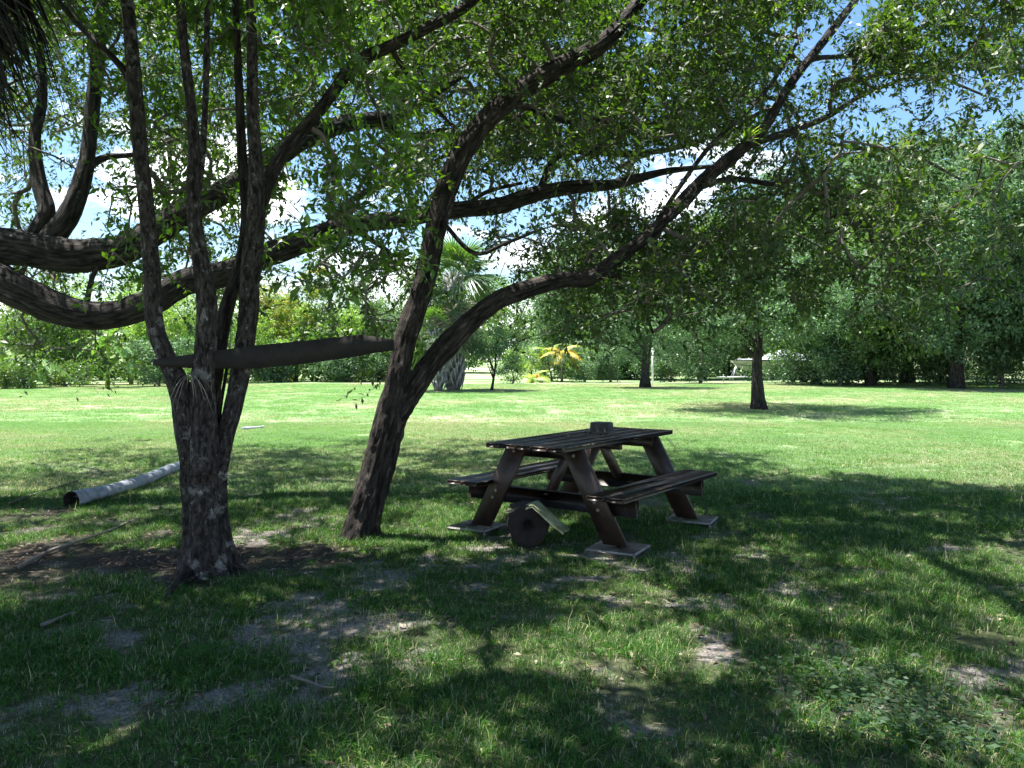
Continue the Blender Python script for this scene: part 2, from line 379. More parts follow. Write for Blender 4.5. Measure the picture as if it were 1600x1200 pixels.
# ------------------------------------------------------------------ ground
def ell(x, y, px, py, rx, ry, rot=0.0):
    c = G(px, py); dx, dy = x - c[0], y - c[1]; cs, sn = math.cos(rot), math.sin(rot)
    u, v = (dx * cs + dy * sn) / rx, (-dx * sn + dy * cs) / ry
    return np.clip(1.3 - np.sqrt(u * u + v * v), 0, 1)
def bare(x, y):
    x, y = np.asarray(x, float), np.asarray(y, float)
    b = .85 * (fbm2(x, y, 1.1, 3) - .29) + 1.6 * (fbm2(x, y, 5, 9) - .5)
    d = np.hypot(x, y)
    b = b * np.clip(1.5 - d / 12, .12, 1)
    for e in ((60, 1150, .55, .45), (250, 1090, .35, .3), (180, 1010, .3, .25), (430, 835, .6, .35), (330, 905, .45, .3), (730, 878, .5, .3), (1590, 1180, .35, .3),
              (800, 850, .5, .25), (960, 870, .5, .3), (1470, 860, .6, .25), (1100, 940, .3, .2), (640, 1050, .35, .25), (1150, 1010, .4, .3), (500, 965, .5, .3)):
        b = b + .28 * ell(x, y, *e) * (.4 + 1.3 * fbm2(x, y, 3.1, 15, 3))
    return np.clip(b, 0, 1)
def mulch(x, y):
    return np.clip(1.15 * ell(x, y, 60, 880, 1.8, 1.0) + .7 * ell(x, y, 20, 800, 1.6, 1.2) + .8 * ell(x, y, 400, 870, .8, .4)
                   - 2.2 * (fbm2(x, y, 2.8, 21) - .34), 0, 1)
def gz(x, y):
    x, y = np.asarray(x, float), np.asarray(y, float)
    d = np.hypot(x, y)
    f = np.clip(1.3 - d / 30, 0, 1)
    return f * .05 * (fbm2(x, y, .8, 5) - .5) + f * .018 * (fbm2(x, y, 6, 6, 3) - .5)
ys = np.concatenate([np.arange(-30, 1.5, 3), np.arange(1.5, 9, .06), np.arange(9, 20, .2), np.arange(20, 60, 1.5), [65, 80, 100, 150, 250, 500, 1200]])
xs = np.concatenate([[-1200, -400, -150, -80, -50], np.arange(-35, -7, 1.5), np.arange(-7, 7, .08), np.arange(7, 36, 1.5), [50, 80, 150, 400, 1200]])
gx, gy = np.meshgrid(xs, ys); nx = len(xs)
gv = np.stack([gx, gy, gz(gx, gy)], -1).reshape(-1, 3)
i = (np.arange(len(ys) - 1)[:, None] * nx + np.arange(nx - 1)[None]).ravel()
gq = np.stack([i, i + 1, i + nx + 1, i + nx], -1)
me = raw_mesh('ground', gv, gq, True, {'shaded_thatch': np.clip(1.5 - np.hypot(gv[:, 0], gv[:, 1]) / 11, 0, .85), 'bare': bare(gv[:, 0], gv[:, 1]), 'mulch': mulch(gv[:, 0], gv[:, 1])}, [M['lawn']])
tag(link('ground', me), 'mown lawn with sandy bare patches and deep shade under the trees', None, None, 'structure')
mb = MB(); mb.box((-1, 112, .015), (30, 14, .03)); tag(mb.build('road', M['road']), 'pale gravel road beyond the garden', None, None, 'structure')

# ------------------------------------------------------------------ grass
def blades(nb, hgt, spread, wid, lean, seed, rndmax=.97, m='grass_blade'):
    r = np.random.default_rng(seed); V, Q, T, RN = [], [], [], []
    k = 0
    for _ in range(nb):
        a = r.random() * 6.283; d = spread * math.sqrt(r.random()); h = hgt * (.5 + .7 * r.random()); w = wid * (.7 + .6 * r.random())
        b = np.array([d * math.cos(a), d * math.sin(a), -.005]); th = a + r.normal() * .9
        o = np.array([math.cos(th), math.sin(th), 0]); s = np.array([-o[1], o[0], 0]); ln = lean * (.3 + r.random())
        p1 = b + o * h * ln * .25 + np.array([0, 0, h * .5]); p2 = b + o * h * ln + np.array([0, 0, h * (1 - .35 * ln * ln)])
        V += [b - s * w / 2, b + s * w / 2, p1 + s * w * .42, p1 - s * w * .42, p2]
        Q.append([k, k + 1, k + 2, k + 3]); T.append([k + 3, k + 2, k + 4]); k += 5
        RN += [r.random() * rndmax if r.random() > .1 else 1.0] * 5
    return raw_mesh('grass_tuft', np.array(V), [np.array(Q), np.array(T)], False, {'rnd': RN}, [M[m]])
def scatter_group(name, protos):
    ng = bpy.data.node_groups.new(name, 'GeometryNodeTree')
    ng.interface.new_socket('Geometry', in_out='INPUT', socket_type='NodeSocketGeometry')
    ng.interface.new_socket('Geometry', in_out='OUTPUT', socket_type='NodeSocketGeometry')
    n, l = ng.nodes, ng.links
    gi, go = n.new('NodeGroupInput'), n.new('NodeGroupOutput')
    j = n.new('GeometryNodeJoinGeometry')
    for p in reversed(protos):
        oi = n.new('GeometryNodeObjectInfo'); oi.inputs['Object'].default_value = p; oi.inputs['As Instance'].default_value = True
        l.new(oi.outputs['Geometry'], j.inputs[0])
    ip = n.new('GeometryNodeInstanceOnPoints'); ip.inputs['Pick Instance'].default_value = True
    def na(nm, t):
        a = n.new('GeometryNodeInputNamedAttribute'); a.data_type = t; a.inputs['Name'].default_value = nm
        return [o for o in a.outputs if o.enabled][0]
    l.new(gi.outputs[0], ip.inputs['Points']); l.new(j.outputs[0], ip.inputs['Instance'])
    l.new(na('idx', 'INT'), ip.inputs['Instance Index']); l.new(na('scl', 'FLOAT'), ip.inputs['Scale'])
    cx = n.new('ShaderNodeCombineXYZ'); l.new(na('rot', 'FLOAT'), cx.inputs['Z']); l.new(cx.outputs[0], ip.inputs['Rotation'])
    l.new(ip.outputs[0], go.inputs[0]); return ng
def scatter(name, pts, scl, rot, idx, protos, label):
    me = bpy.data.meshes.new(name); me.vertices.add(len(pts)); me.vertices.foreach_set('co', np.asarray(pts, np.float32).ravel())
    for k, t, a in (('scl', 'FLOAT', scl), ('rot', 'FLOAT', rot), ('idx', 'INT', idx)):
        at = me.attributes.new(k, t, 'POINT'); at.data.foreach_set('value', np.asarray(a, np.int32 if t == 'INT' else np.float32))
    o = link(name, me); md = o.modifiers.new('scatter', 'NODES'); md.node_group = scatter_group(name, protos)
    return tag(o, label, None, None, 'stuff')
protos = []
for k, a in enumerate([(12, .055, .05, .0035, .7), (12, .07, .06, .0035, .9), (9, .045, .06, .004, .6), (10, .10, .045, .004, 1.1), (7, .13, .03, .004, 1.2),
                       (30, .055, .16, .007, .8), (30, .045, .2, .009, .8), (8, .05, .03, .016, 1.5), (14, .05, .06, .004, .9)]):
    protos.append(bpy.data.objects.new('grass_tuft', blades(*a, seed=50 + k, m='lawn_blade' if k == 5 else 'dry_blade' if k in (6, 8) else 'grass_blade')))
def wedge(n, d0, d1, half=.72):
    d = np.sqrt(R.random(n) * (d1 * d1 - d0 * d0) + d0 * d0); x = (R.random(n) * 2 - 1) * half * d
    return x, d
def near_grass():
    X, Y, SC, ID = [], [], [], []
    for nn, d0, d1, ids, pr, s0, s1 in ((110000, 2.0, 8.5, [0, 1, 2, 3, 4, 7, 8], [.36, .28, .24, .03, .005, .045, .04], .4, .85),
                                        (80000, 8.5, 18, [0, 1, 5, 6], [.32, .38, .22, .08], .5, .9),
                                        (70000, 18, 46, [5, 6], [.5, .5], .55, 1.05)):
        x, y = wedge(nn, d0, d1)
        b, mu = bare(x, y), mulch(x, y)
        cl = fbm2(x, y, 2.2, 33, 3)
        keep = ((b + .5 * (R.random(nn) - .5) < .38) | (R.random(nn) < .2)) & (mu + .5 * (R.random(nn) - .5) < .38) & (cl + .25 * R.random(nn) > (.44 if d1 < 9 else .4 if d1 < 20 else .3))
        x, y = x[keep], y[keep]; X.append(x); Y.append(y)
        SC.append((s0 + (s1 - s0) * R.random(len(x))) * (.35 + 1.3 * fbm2(x, y, 1.6, 40, 4))); idd = R.choice(ids, len(x), p=pr)
        far_ = np.clip((np.hypot(x, y) - 10) / 8, 0, 1); dry = (fbm2(x, y, .28, 60, 4) - .42) * 2.5  # shade-toned tufts give way to sun-toned ones with distance
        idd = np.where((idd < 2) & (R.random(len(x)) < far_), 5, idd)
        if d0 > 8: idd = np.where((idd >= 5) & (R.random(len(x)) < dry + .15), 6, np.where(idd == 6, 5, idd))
        ID.append(idd)
    return map(np.concatenate, (X, Y, SC, ID))
X, Y, SC, ID = near_grass()
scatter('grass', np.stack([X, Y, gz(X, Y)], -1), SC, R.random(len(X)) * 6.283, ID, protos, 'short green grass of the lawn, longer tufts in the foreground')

# generic flat leaves : one folded rhombus each
def leaf_arrays(c, d, nr, L, Wd, rnd, fold=.18):
    s = nrm(np.cross(d, nr)); nr = np.cross(s, d); L, Wd = np.asarray(L)[:, None], np.asarray(Wd)[:, None]
    b = c; t = c + d * L; m = c + d * L * .48
    a = m + s * Wd / 2 + nr * Wd * fold; e = m - s * Wd / 2 + nr * Wd * fold
    v = np.stack([b, a, t, e], 1).reshape(-1, 3)
    return v, np.repeat(rnd, 4)
def leaf_obj(name, arrs, material, parent=None, kind='stuff', loc=None, meshonly=False):
    v = np.concatenate([a[0] for a in arrs]); r = np.concatenate([a[1] for a in arrs])
    me = raw_mesh(name, v, np.arange(len(v)).reshape(-1, 4), False, {'rnd': r}, [material])
    if meshonly: return me
    o = link(name, me, parent, loc)
    if kind: o['kind'] = kind
    return o

# fallen leaves
def litter():
    n = 24000; x, y = wedge(n, 2.0, 11)
    b, mu = bare(x, y), mulch(x, y); k = (R.random(n) < .10 + .5 * mu + .75 * b); x, y = x[k], y[k]; n = len(x)
    a = R.random(n) * 6.283; d = nrm(np.stack([np.cos(a), np.sin(a), .25 * R.normal(size=n)], -1)); nr = nrm(np.stack([.5 * R.normal(size=n), .5 * R.normal(size=n), np.ones(n)], -1))
    L = .012 + .05 * R.random(n) ** 2.5
    return leaf_arrays(np.stack([x, y, gz(x, y) + .008], -1), d, nr, L, L * .4, R.random(n), .3)
o = leaf_obj('fallen_leaves', [litter()], M['litter']); o['label'] = 'dry brown leaves scattered over the bare soil and grass'
def straw():
    n = 42000; x, y = wedge(n, 2.0, 10); k = R.random(n) < .25 + .9 * bare(x, y); x, y = x[k], y[k]; n = len(x)
    a = R.random(n) * 6.283; d = nrm(np.stack([np.cos(a), np.sin(a), .12 * R.normal(size=n)], -1)); nr = nrm(np.stack([.3 * R.normal(size=n), .3 * R.normal(size=n), np.ones(n)], -1))
    L = .02 + .05 * R.random(n); return leaf_arrays(np.stack([x, y, gz(x, y) + .006 + .008 * R.random(n)], -1), d, nr, L, .0022 + .0025 * R.random(n), R.random(n))
o = leaf_obj('dead_grass', [straw()], M['litter']); o['label'] = 'dead grass stalks and leaf crumbs lying on the bare soil'
def table_leaves():
    n = 26; u = R.random((n, 2)) - .5; c, s_ = math.cos(-.628), math.sin(-.628); lx, ly = u[:, 0] * .66, u[:, 1] * 1.75
    x, y = .631 + c * lx - s_ * ly, 6.8 + s_ * lx + c * ly; a = R.random(n) * 6.283
    d = nrm(np.stack([np.cos(a), np.sin(a), .05 * R.normal(size=n)], -1)); nr = nrm(np.stack([.2 * R.normal(size=n), .2 * R.normal(size=n), np.ones(n)], -1)); L = .025 + .03 * R.random(n)
    return leaf_arrays(np.stack([x, y, np.full(n, .776)], -1), d, nr, L, L * .42, R.random(n))
o = leaf_obj('fallen_leaves', [table_leaves()], M['litter']); o['label'] = 'a few dry leaves lying on the picnic table top'
def ivy():
    A = []
    n = 1000; c0, c1 = G(1290, 1050), G(1480, 1180); t = R.random(n)
    x = c0[0] + (c1[0] - c0[0]) * t + .22 * R.normal(size=n); y = c0[1] + (c1[1] - c0[1]) * t + .13 * R.normal(size=n)
    a = .3 + R.normal(size=n) * .8; d = nrm(np.stack([np.cos(a), -np.sin(a) - .5, .15 * R.normal(size=n)], -1)); nr = nrm(np.stack([.35 * R.normal(size=n), .35 * R.normal(size=n) - .2, np.ones(n)], -1))
    L = .022 + .02 * R.random(n)
    return leaf_arrays(np.stack([x, y, gz(x, y) + .02 + .06 * R.random(n)], -1), d, nr, L, L * .5, R.random(n))
o = leaf_obj('ground_creeper', [ivy()], M['ivy_leaf']); o['label'] = 'low dark green creeper with small leaves in the lower right lawn'

# ------------------------------------------------------------------ trees with grown branches
def grow(limbs, att, step=.3, seed=0):
    """attach attractor points one after another to the nearest branch node; returns chains of (pos, radius)"""
    r = np.random.default_rng(seed)
    cap = 120000
    pos = np.zeros((cap, 3)); dr = np.zeros((cap, 3)); par = np.full(cap, -1); rad = np.zeros(cap); cnt = np.zeros(cap, int); n = 0
    for L in limbs:
        k = len(L); pos[n:n + k] = L[:, :3]; dr[n:n + k] = nrm(np.gradient(L[:, :3], axis=0)); rad[n:n + k] = L[:, 3]; n += k
    n0 = n
    d0 = np.array([np.min(((pos[:n0] - a) ** 2).sum(1)) for a in att])
    chains, tips = [], []
    for ai in np.argsort(d0):
        a = att[ai]; dd = ((pos[:n] - a) ** 2).sum(1); j = int(np.argmin(dd)); D = math.sqrt(dd[j])
        if D < .05: continue
        m = max(2, int(math.ceil(D / step))); p0 = pos[j]; t0 = dr[j]
        t = (np.arange(1, m + 1) / m)[:, None]
        v = a - p0; ctrl = p0 + (t0 * .35 + v / D * .5 + np.array([0, 0, .12])) * D * .55
        q = (1 - t) ** 2 * p0 + 2 * t * (1 - t) * ctrl + t * t * a + r.normal(size=(m, 3)) * .045 * D / m ** .5 * (t * (1 - t) * 4)
        if n + m > cap: break
        ids = np.arange(n, n + m); pos[ids] = q; dr[ids] = nrm(np.gradient(np.vstack([p0, q]), axis=0))[1:]
        par[ids] = np.concatenate([[j], ids[:-1]]); chains.append((j, ids)); tips.append(ids[-1]); n += m
    for t in tips:
        k = t
        while k >= n0: cnt[k] += 1; k = par[k]
    return pos, dr, rad, cnt, chains, np.array(tips), n0
def grown_tree(root, limbs, att, leafmat, seed, leaves_per=26, leaf=(.05, .02), spray=.28, r0=.0035, expo=.5, up=.1, rnd=(0, 1), twname='twigs'):
    pos, dr, rad, cnt, chains, tips, n0 = grow(limbs, att, seed=seed)
    tw = MB(); r = np.random.default_rng(seed + 5)
    for j, ids in chains:
        rr = np.minimum(r0 * np.maximum(cnt[ids], 1) ** expo, .026)
        if j < n0: rs = min(rr[0] * 1.25, rad[j] * .7)
        else: rs = min(rr[0] * 1.1, r0 * max(cnt[j], 1) ** expo, .026)
        tw.tube(np.vstack([pos[j], pos[ids]]), np.concatenate([[rs], rr]), 6 if cnt[ids[0]] > 12 else 4 if cnt[ids[0]] > 2 else 3, cap=False)
    T, D = pos[tips], dr[tips]; n = len(T); k = 4
    # twiglets
    c = np.repeat(T, k, 0); dd = nrm(np.repeat(D, k, 0) * .7 + r.normal(size=(n * k, 3)) * .75 + np.array([0, 0, up]))
    ln = spray * (.5 + .8 * r.random(n * k)); c = c - np.repeat(D, k, 0) * (r.random(n * k) * spray * .8)[:, None]
    for a, b, s in zip(c, dd, ln): tw.tube(np.array([a, a + b * s * .6 + [0, 0, -.01], a + b * s]), [.0022, .0016, .0008], 3, cap=False)
    o = tw.build(twname, M['twig'], root); o['kind'] = 'stuff'
    q = max(1, leaves_per // k)
    lc = np.repeat(c, q, 0); ld = np.repeat(dd, q, 0); ls = np.repeat(ln, q)
    nl = len(lc); t = np.tile((np.arange(q) + .6) / q, n * k) + r.normal(size=nl) * .05
    side = nrm(np.cross(ld, r.normal(size=(nl, 3))))
    p = lc + ld * (ls * t)[:, None]; d = nrm(ld * .55 + side * .8 + np.array([0, 0, -.15]))
    nr = nrm(r.normal(size=(nl, 3)) * .6 + np.array([0, 0, 1.0]))
    L = leaf[0] * (.5 + .75 * r.random(nl)); tone = np.repeat(r.random(n), k * q)
    rn = np.clip(rnd[0] + (rnd[1] - rnd[0]) * (.45 * tone + .5 * r.random(nl) + (.06 * (r.random(nl) > .97))), 0, 1)
    leaf_obj('crown', [leaf_arrays(p, d, nr, L, leaf[1] / leaf[0] * L, rn)], leafmat, root)

def bark_fx(fr, amp, seed, flare=None, groove=0.0):
    def f(v, a, rad, w):
        s = 1.0 + amp * (vnoise(w * [1, 1, .22], fr, seed) - .5) * 2 + amp * .6 * (vnoise(w * [1, 1, .35], fr * 2.7, seed + 1) - .5) * 2
        s = s + .12 * (vnoise(v, 2.2, seed + 3) - .5)
        rg_ = 1 - np.abs(vnoise(w * [1, 1, .18], fr * 2.4, seed + 7) - .5) * 2
        s = s + amp * .9 * (rg_ ** 3 - .4)
        if groove: s = s + groove * (np.abs(np.cos(a * 2 + .6 + 0))[None, :] - .6) + groove * .4 * np.cos(a * 7 + 2 * v[..., 2])
        if flare is not None:
            zb, hgt, fa = flare
            e = np.clip(1 - (v[..., 2] - zb) / hgt, 0, 1) ** 2
            s = s + e * (fa + .35 * fa * np.cos(a * 5 + 1.3)[None, :] + .3 * fa * np.cos(a * 3 + .4)[None, :])
        return s * (.97 if flare is not None else .88)
    return f

# density of leaf sprays seen over the frame, 50 px cells, 32 columns; rows from y=-50
DENS = [
 "56666777777777777777777788888999",
 "46656667677777777777774677888999",
 "46545557676777777777776677788898",
 "45334556666777777777777677788887",
 "55444566665666777666777777788875",
 "43324666655444667777776777777753",
 "41223556552444554677777777777543",
 "31223556405545556667777788776544",
 "21213556517522144566777777665444",
 "44244445335541123456666666554433",
 "43221355304631122233443333222211",
 "44410020002431111221111111111100",
 "33210000000210000000000000000000",
 "11000000000000000000000000000000",
]
def dens_points(cols, count, dfun, seed, rows=range(0, 14)):
    r = np.random.default_rng(seed); w, cells = [], []
    for j in rows:
        for i in cols: w.append(float(DENS[j][i]) ** 1.15); cells.append((i, j))
    w = np.array(w); w /= w.sum(); out = []
    for k in r.choice(len(cells), count, p=w):
        i, j = cells[k]; px, py = (i + r.random()) * 50, (j - 1 + r.random()) * 50
        out.append(P(px, py, dfun(px, py, r)))
    return np.array(out)
def clear(att, limbs, seed=0, keep=.05, pad=14):
    """thin out sprays that would grow right in front of the bare thick limbs"""
    r = np.random.default_rng(seed); L = np.vstack([l for l in limbs if len(l)]); L = L[L[:, 3] > .035]; L = L[L[:, 1] > 1]
    def pr(p): return np.stack([800 + F * p[:, 0] / p[:, 1], 560 - F * (p[:, 2] - H) / p[:, 1]], -1)
    lp = pr(L); lw = L[:, 3] * F / L[:, 1]; ap = pr(att); ok = np.ones(len(att), bool)
    for i, a in enumerate(att):
        if a[1] < 1 or ap[i, 1] < -150: continue
        d = np.hypot(lp[:, 0] - ap[i, 0], lp[:, 1] - ap[i, 1]) < lw + pad + 160 / a[1]
        if np.any(d & (L[:, 1] > a[1] - .25)) and r.random() > keep: ok[i] = False
    return att[ok]
def clumpy(att, fr=.9, thr=.4, seed=0):
    k = vnoise(att, fr, seed + 300) * .6 + vnoise(att, fr * 2.3, seed + 301) * .4
    return att[k > thr]
def box_points(n, lo, hi, seed, holes=True, thr=.42, fr=.55):
    r = np.random.default_rng(seed); lo, hi = np.array(lo), np.array(hi)
    p = lo + r.random((n * 4, 3)) * (hi - lo)
    k = vnoise(p, fr, seed) + .35 * vnoise(p, fr * 2.2, seed + 1) > thr + .17
    return p[k][:n]

# --- multi-stemmed tree on the left
D0 = 5.4
bz = G(325, 888)
left_tree = thing('multi_stemmed_tree', 'pale lichen-barked tree splitting into several upright stems, holding the board, left of picnic table', 'tree', (0, 0, 0))
def limb(root, name, L, m, fr=14, amp=.07, n=22, step=.045, flare=None, seed=1, wob=0.0, groove=0.0):
    p = pix_path(L, step) if len(L[0]) == 4 and L[0][0] is not None else L
    if wob:
        p = p.copy(); k = np.sin(np.linspace(0, np.pi, len(p)))
        for c in range(3): p[:, c] += wob * k * (vnoise(p[:, :3], 1.7, seed + c) - .5)
    mb = MB(); mb.tube(p[:, :3], p[:, 3], n, True, bark_fx(fr, amp, seed, flare, groove))
    mb.build(name, m, root, True); return p
LT = []
LT.append(limb(left_tree, 'trunk', [(326, 905, 5.4, 88), (324, 870, 5.4, 76), (320, 800, 5.4, 68), (318, 740, 5.4, 68), (316, 695, 5.4, 62), (314, 655, 5.4, 44), (312, 630, 5.4, 24)], M['pale_bark'], n=84, step=.018, flare=(0, .35, .28), amp=.06, seed=3, groove=.13))
LT.append(limb(left_tree, 'stem', [(300, 720, 5.33, 40), (292, 660, 5.3, 46), (284, 610, 5.3, 42), (264, 562, 5.3, 34), (246, 510, 5.3, 31), (241, 440, 5.3, 29), (232, 360, 5.3, 27), (222, 250, 5.3, 25), (214, 150, 5.3, 24), (200, 0, 5.3, 22), (188, -150, 5.2, 18), (180, -300, 5.1, 12)], M['pale_bark'], seed=4, wob=.05, n=28, step=.03))
LT.append(limb(left_tree, 'stem', [(318, 740, 5.3, 50), (318, 660, 5.3, 48), (319, 580, 5.3, 40), (321, 500, 5.32, 36), (318, 440, 5.35, 33), (310, 380, 5.35, 27), (303, 300, 5.35, 23), (299, 200, 5.35, 19), (290, 100, 5.35, 17), (282, 0, 5.35, 16), (272, -150, 5.3, 12)], M['pale_bark'], seed=5, wob=.05, n=28, step=.03))
LT.append(limb(left_tree, 'stem', [(334, 760, 5.42, 38), (346, 705, 5.42, 36), (364, 645, 5.45, 31), (378, 580, 5.5, 32), (388, 500, 5.5, 34), (393, 420, 5.5, 35), (402, 340, 5.5, 32), (400, 260, 5.5, 24), (393, 150, 5.5, 19), (390, 0, 5.5, 17), (392, -150, 5.5, 13)], M['pale_bark'], seed=6, wob=.05, n=28, step=.03))
LT.append(limb(left_tree, 'stem', [(328, 690, 5.5, 24), (337, 590, 5.6, 24), (352, 490, 5.65, 25), (374, 420, 5.7, 22), (385, 340, 5.75, 20), (378, 240, 5.8, 17), (372, 100, 5.8, 14), (365, -60, 5.9, 10)], M['brown_bark'], n=14, seed=7))
LT.append(limb(left_tree, 'stem', [(306, 320, 5.36, 14), (316, 240, 5.4, 12), (322, 130, 5.45, 11), (324, 0, 5.5, 10), (330, -120, 5.5, 7)], M['pale_bark'], n=10, seed=8))
LT.append(limb(left_tree, 'branch', [(402, 330, 5.52, 26), (425, 270, 5.6, 25), (455, 225, 5.7, 23), (505, 165, 5.85, 20), (555, 100, 6.0, 22), (610, 72, 6.1, 20), (665, 45, 6.2, 19), (730, 8, 6.3, 18), (800, -60, 6.5, 12)], M['brown_bark'], n=16, seed=9))
LT.append(limb(left_tree, 'branch', [(608, 72, 6.1, 10), (640, 120, 6.3, 9), (672, 160, 6.5, 8), (705, 195, 6.8, 5)], M['brown_bark'], n=8, seed=10))
LT.append(limb(left_tree, 'branch', [(341, 690, 5.43, 6), (344, 640, 5.5, 6), (352, 590, 5.5, 6), (356, 560, 5.55, 4)], M['brown_bark'], n=7, seed=11))
LT.append(limb(left_tree, 'branch', [(216, 150, 5.3, 14), (190, 105, 5.35, 12), (150, 65, 5.4, 11), (110, 25, 5.5, 9), (70, -30, 5.6, 6)], M['brown_bark'], n=8, seed=12))
att = np.vstack([dens_points(range(3, 13), 430, lambda x, y, r: 4.7 + 1.8 * r.random(), 101, range(0, 10)),
                 box_points(900, (-4.2, 2.4, 3.6), (.8, 6.4, 6.0), 102)] + [np.array(c_) + nrm(R.normal(size=(n_, 3))) * (R.random(n_) ** .5)[:, None] * r_ for c_, r_, n_ in (((-1.9, 5.5, 4.9), [1.3, 1.0, .5], 330), ((-.7, 3.9, 4.9), [1.2, .9, .5], 190), ((-3.6, 5.2, 4.8), [1.0, .9, .5], 260))])  # unseen leaf clumps added overhead so their shade falls on the foreground
att = att[(np.abs(att[:, 1]) > 1.5)]
grown_tree(left_tree, LT, clear(clumpy(att, 1.1, .4, 1), LT, 1), M['laurel_leaf'], 21, 44, (.08, .03), .3)

# --- leaning forked tree
lean_tree = thing('leaning_forked_tree', 'leaning tree with rough brown bark, forked low, right of the board', 'tree')
LN = []
LN.append(limb(lean_tree, 'trunk', [(562, 850, 6.4, 62), (568, 815, 6.4, 54), (582, 760, 6.42, 50), (597, 705, 6.45, 50), (610, 655, 6.45, 48), (618, 610, 6.45, 40), (624, 575, 6.45, 37), (634, 530, 6.5, 35), (652, 475, 6.55, 34), (669, 415, 6.6, 34), (681, 355, 6.65, 34), (697, 297, 6.7, 34), (722, 240, 6.75, 33), (757, 190, 6.8, 33), (803, 150, 6.9, 33), (862, 112, 7.0, 32), (920, 82, 7.1, 28), (962, 48, 7.2, 25), (1010, -12, 7.3, 20), (1070, -90, 7.4, 15), (1150, -170, 7.6, 9)], M['brown_bark'], n=64, step=.02, flare=(0, .25, .22), amp=.1, fr=18, seed=31))
LN.append(limb(lean_tree, 'branch', [(612, 672, 6.42, 30), (632, 632, 6.45, 38), (660, 588, 6.5, 40), (695, 543, 6.55, 39), (735, 503, 6.6, 36), (782, 468, 6.7, 33), (830, 450, 6.85, 31), (880, 438, 7.0, 28), (922, 433, 7.15, 30), (960, 406, 7.3, 22), (1010, 370, 7.5, 21), (1060, 322, 7.8, 23), (1100, 281, 8.1, 25), (1150, 240, 8.4, 22), (1192, 203, 8.6, 17), (1236, 130, 8.9, 15), (1290, 60, 9.2, 14), (1340, -5, 9.5, 12), (1400, -90, 9.8, 8)], M['brown_bark'], n=56, step=.022, amp=.1, fr=18, seed=32))
LN.append(limb(lean_tree, 'branch', [(1165, 228, 8.45, 13), (1225, 208, 8.6, 12), (1290, 184, 8.8, 10), (1345, 150, 9.1, 8), (1420, 120, 9.5, 5)], M['oak_bark'], n=9, seed=33))
LN.append(limb(lean_tree, 'branch', [(1085, 295, 8.0, 12), (1140, 280, 8.3, 11), (1200, 287, 8.6, 10), (1270, 295, 9.0, 8), (1330, 345, 9.3, 5)], M['oak_bark'], n=9, seed=34))
LN.append(limb(lean_tree, 'branch', [(768, 180, 6.82, 14), (810, 165, 7.0, 12), (850, 178, 7.2, 11), (890, 190, 7.5, 10), (950, 188, 7.8, 8), (1015, 222, 8.2, 6)], M['oak_bark'], n=9, seed=35))
LN.append(limb(lean_tree, 'branch', [(930, 430, 7.15, 12), (965, 432, 7.3, 9), (1000, 470, 7.6, 7), (1020, 520, 8.0, 5)], M['brown_bark'], n=8, seed=36))
LN.append(limb(lean_tree, 'branch', [(686, 340, 6.62, 9), (740, 395, 6.4, 8), (790, 380, 6.4, 7), (840, 360, 6.5, 5)], M['brown_bark'], n=8, seed=37))
LN.append(limb(lean_tree, 'branch', [(1010, 370, 7.5, 9), (1100, 240, 7.8, 9), (1190, 150, 8.2, 8), (1250, 60, 8.6, 6)], M['oak_bark'], n=8, seed=38))
for ss, LL in ((41, [(900, 250, 7.6, 7), (980, 205, 7.9, 8), (1060, 180, 8.3, 7), (1120, 130, 8.6, 5)]), (42, [(1230, 210, 8.6, 9), (1330, 230, 9.2, 8), (1420, 240, 9.8, 6), (1500, 280, 10.4, 4)]),
               (43, [(1270, 90, 9.1, 9), (1350, 90, 9.6, 8), (1440, 110, 10.2, 6), (1540, 150, 10.8, 4)])):
    LN.append(limb(lean_tree, 'branch', LL, M['oak_bark'], n=8, seed=ss))
for LL in ([[2.3, 7.1, 5.0, .09], [2.9, 5.8, 5.2, .08], [3.6, 4.4, 5.3, .07], [3.9, 2.6, 5.3, .05], [3.2, 1.0, 5.2, .03]], [[1.6, 6.9, 4.75, .07], [1.4, 5.2, 5.1, .06], [.6, 3.4, 5.3, .05], [-.6, 1.6, 5.2, .03]]):  # limbs out of view, added to hold the leaves that shade the foreground
    p = smooth_path(np.array(LL), .08); mb = MB(); mb.tube(p[:, :3], p[:, 3], 10, True, bark_fx(14, .07, 71)); mb.build('branch', M['brown_bark'], lean_tree, True); LN.append(p)
att = np.vstack([dens_points(range(12, 24), 2200, lambda x, y, r: 6.0 + 3.4 * r.random() + max(0, x - 900) / 500, 111),
                 dens_points(range(18, 32), 2300, lambda x, y, r: max(6.0, 8.0 + 3.0 * r.random() - max(0, x - 1050) / 220), 112),
                 box_points(1650, (-.4, .2, 4.1), (7.6, 7.6, 6.4), 113), box_points(800, (-4, -.8, 4.2), (1.2, 3.0, 6.0), 132)])
att_lean = att

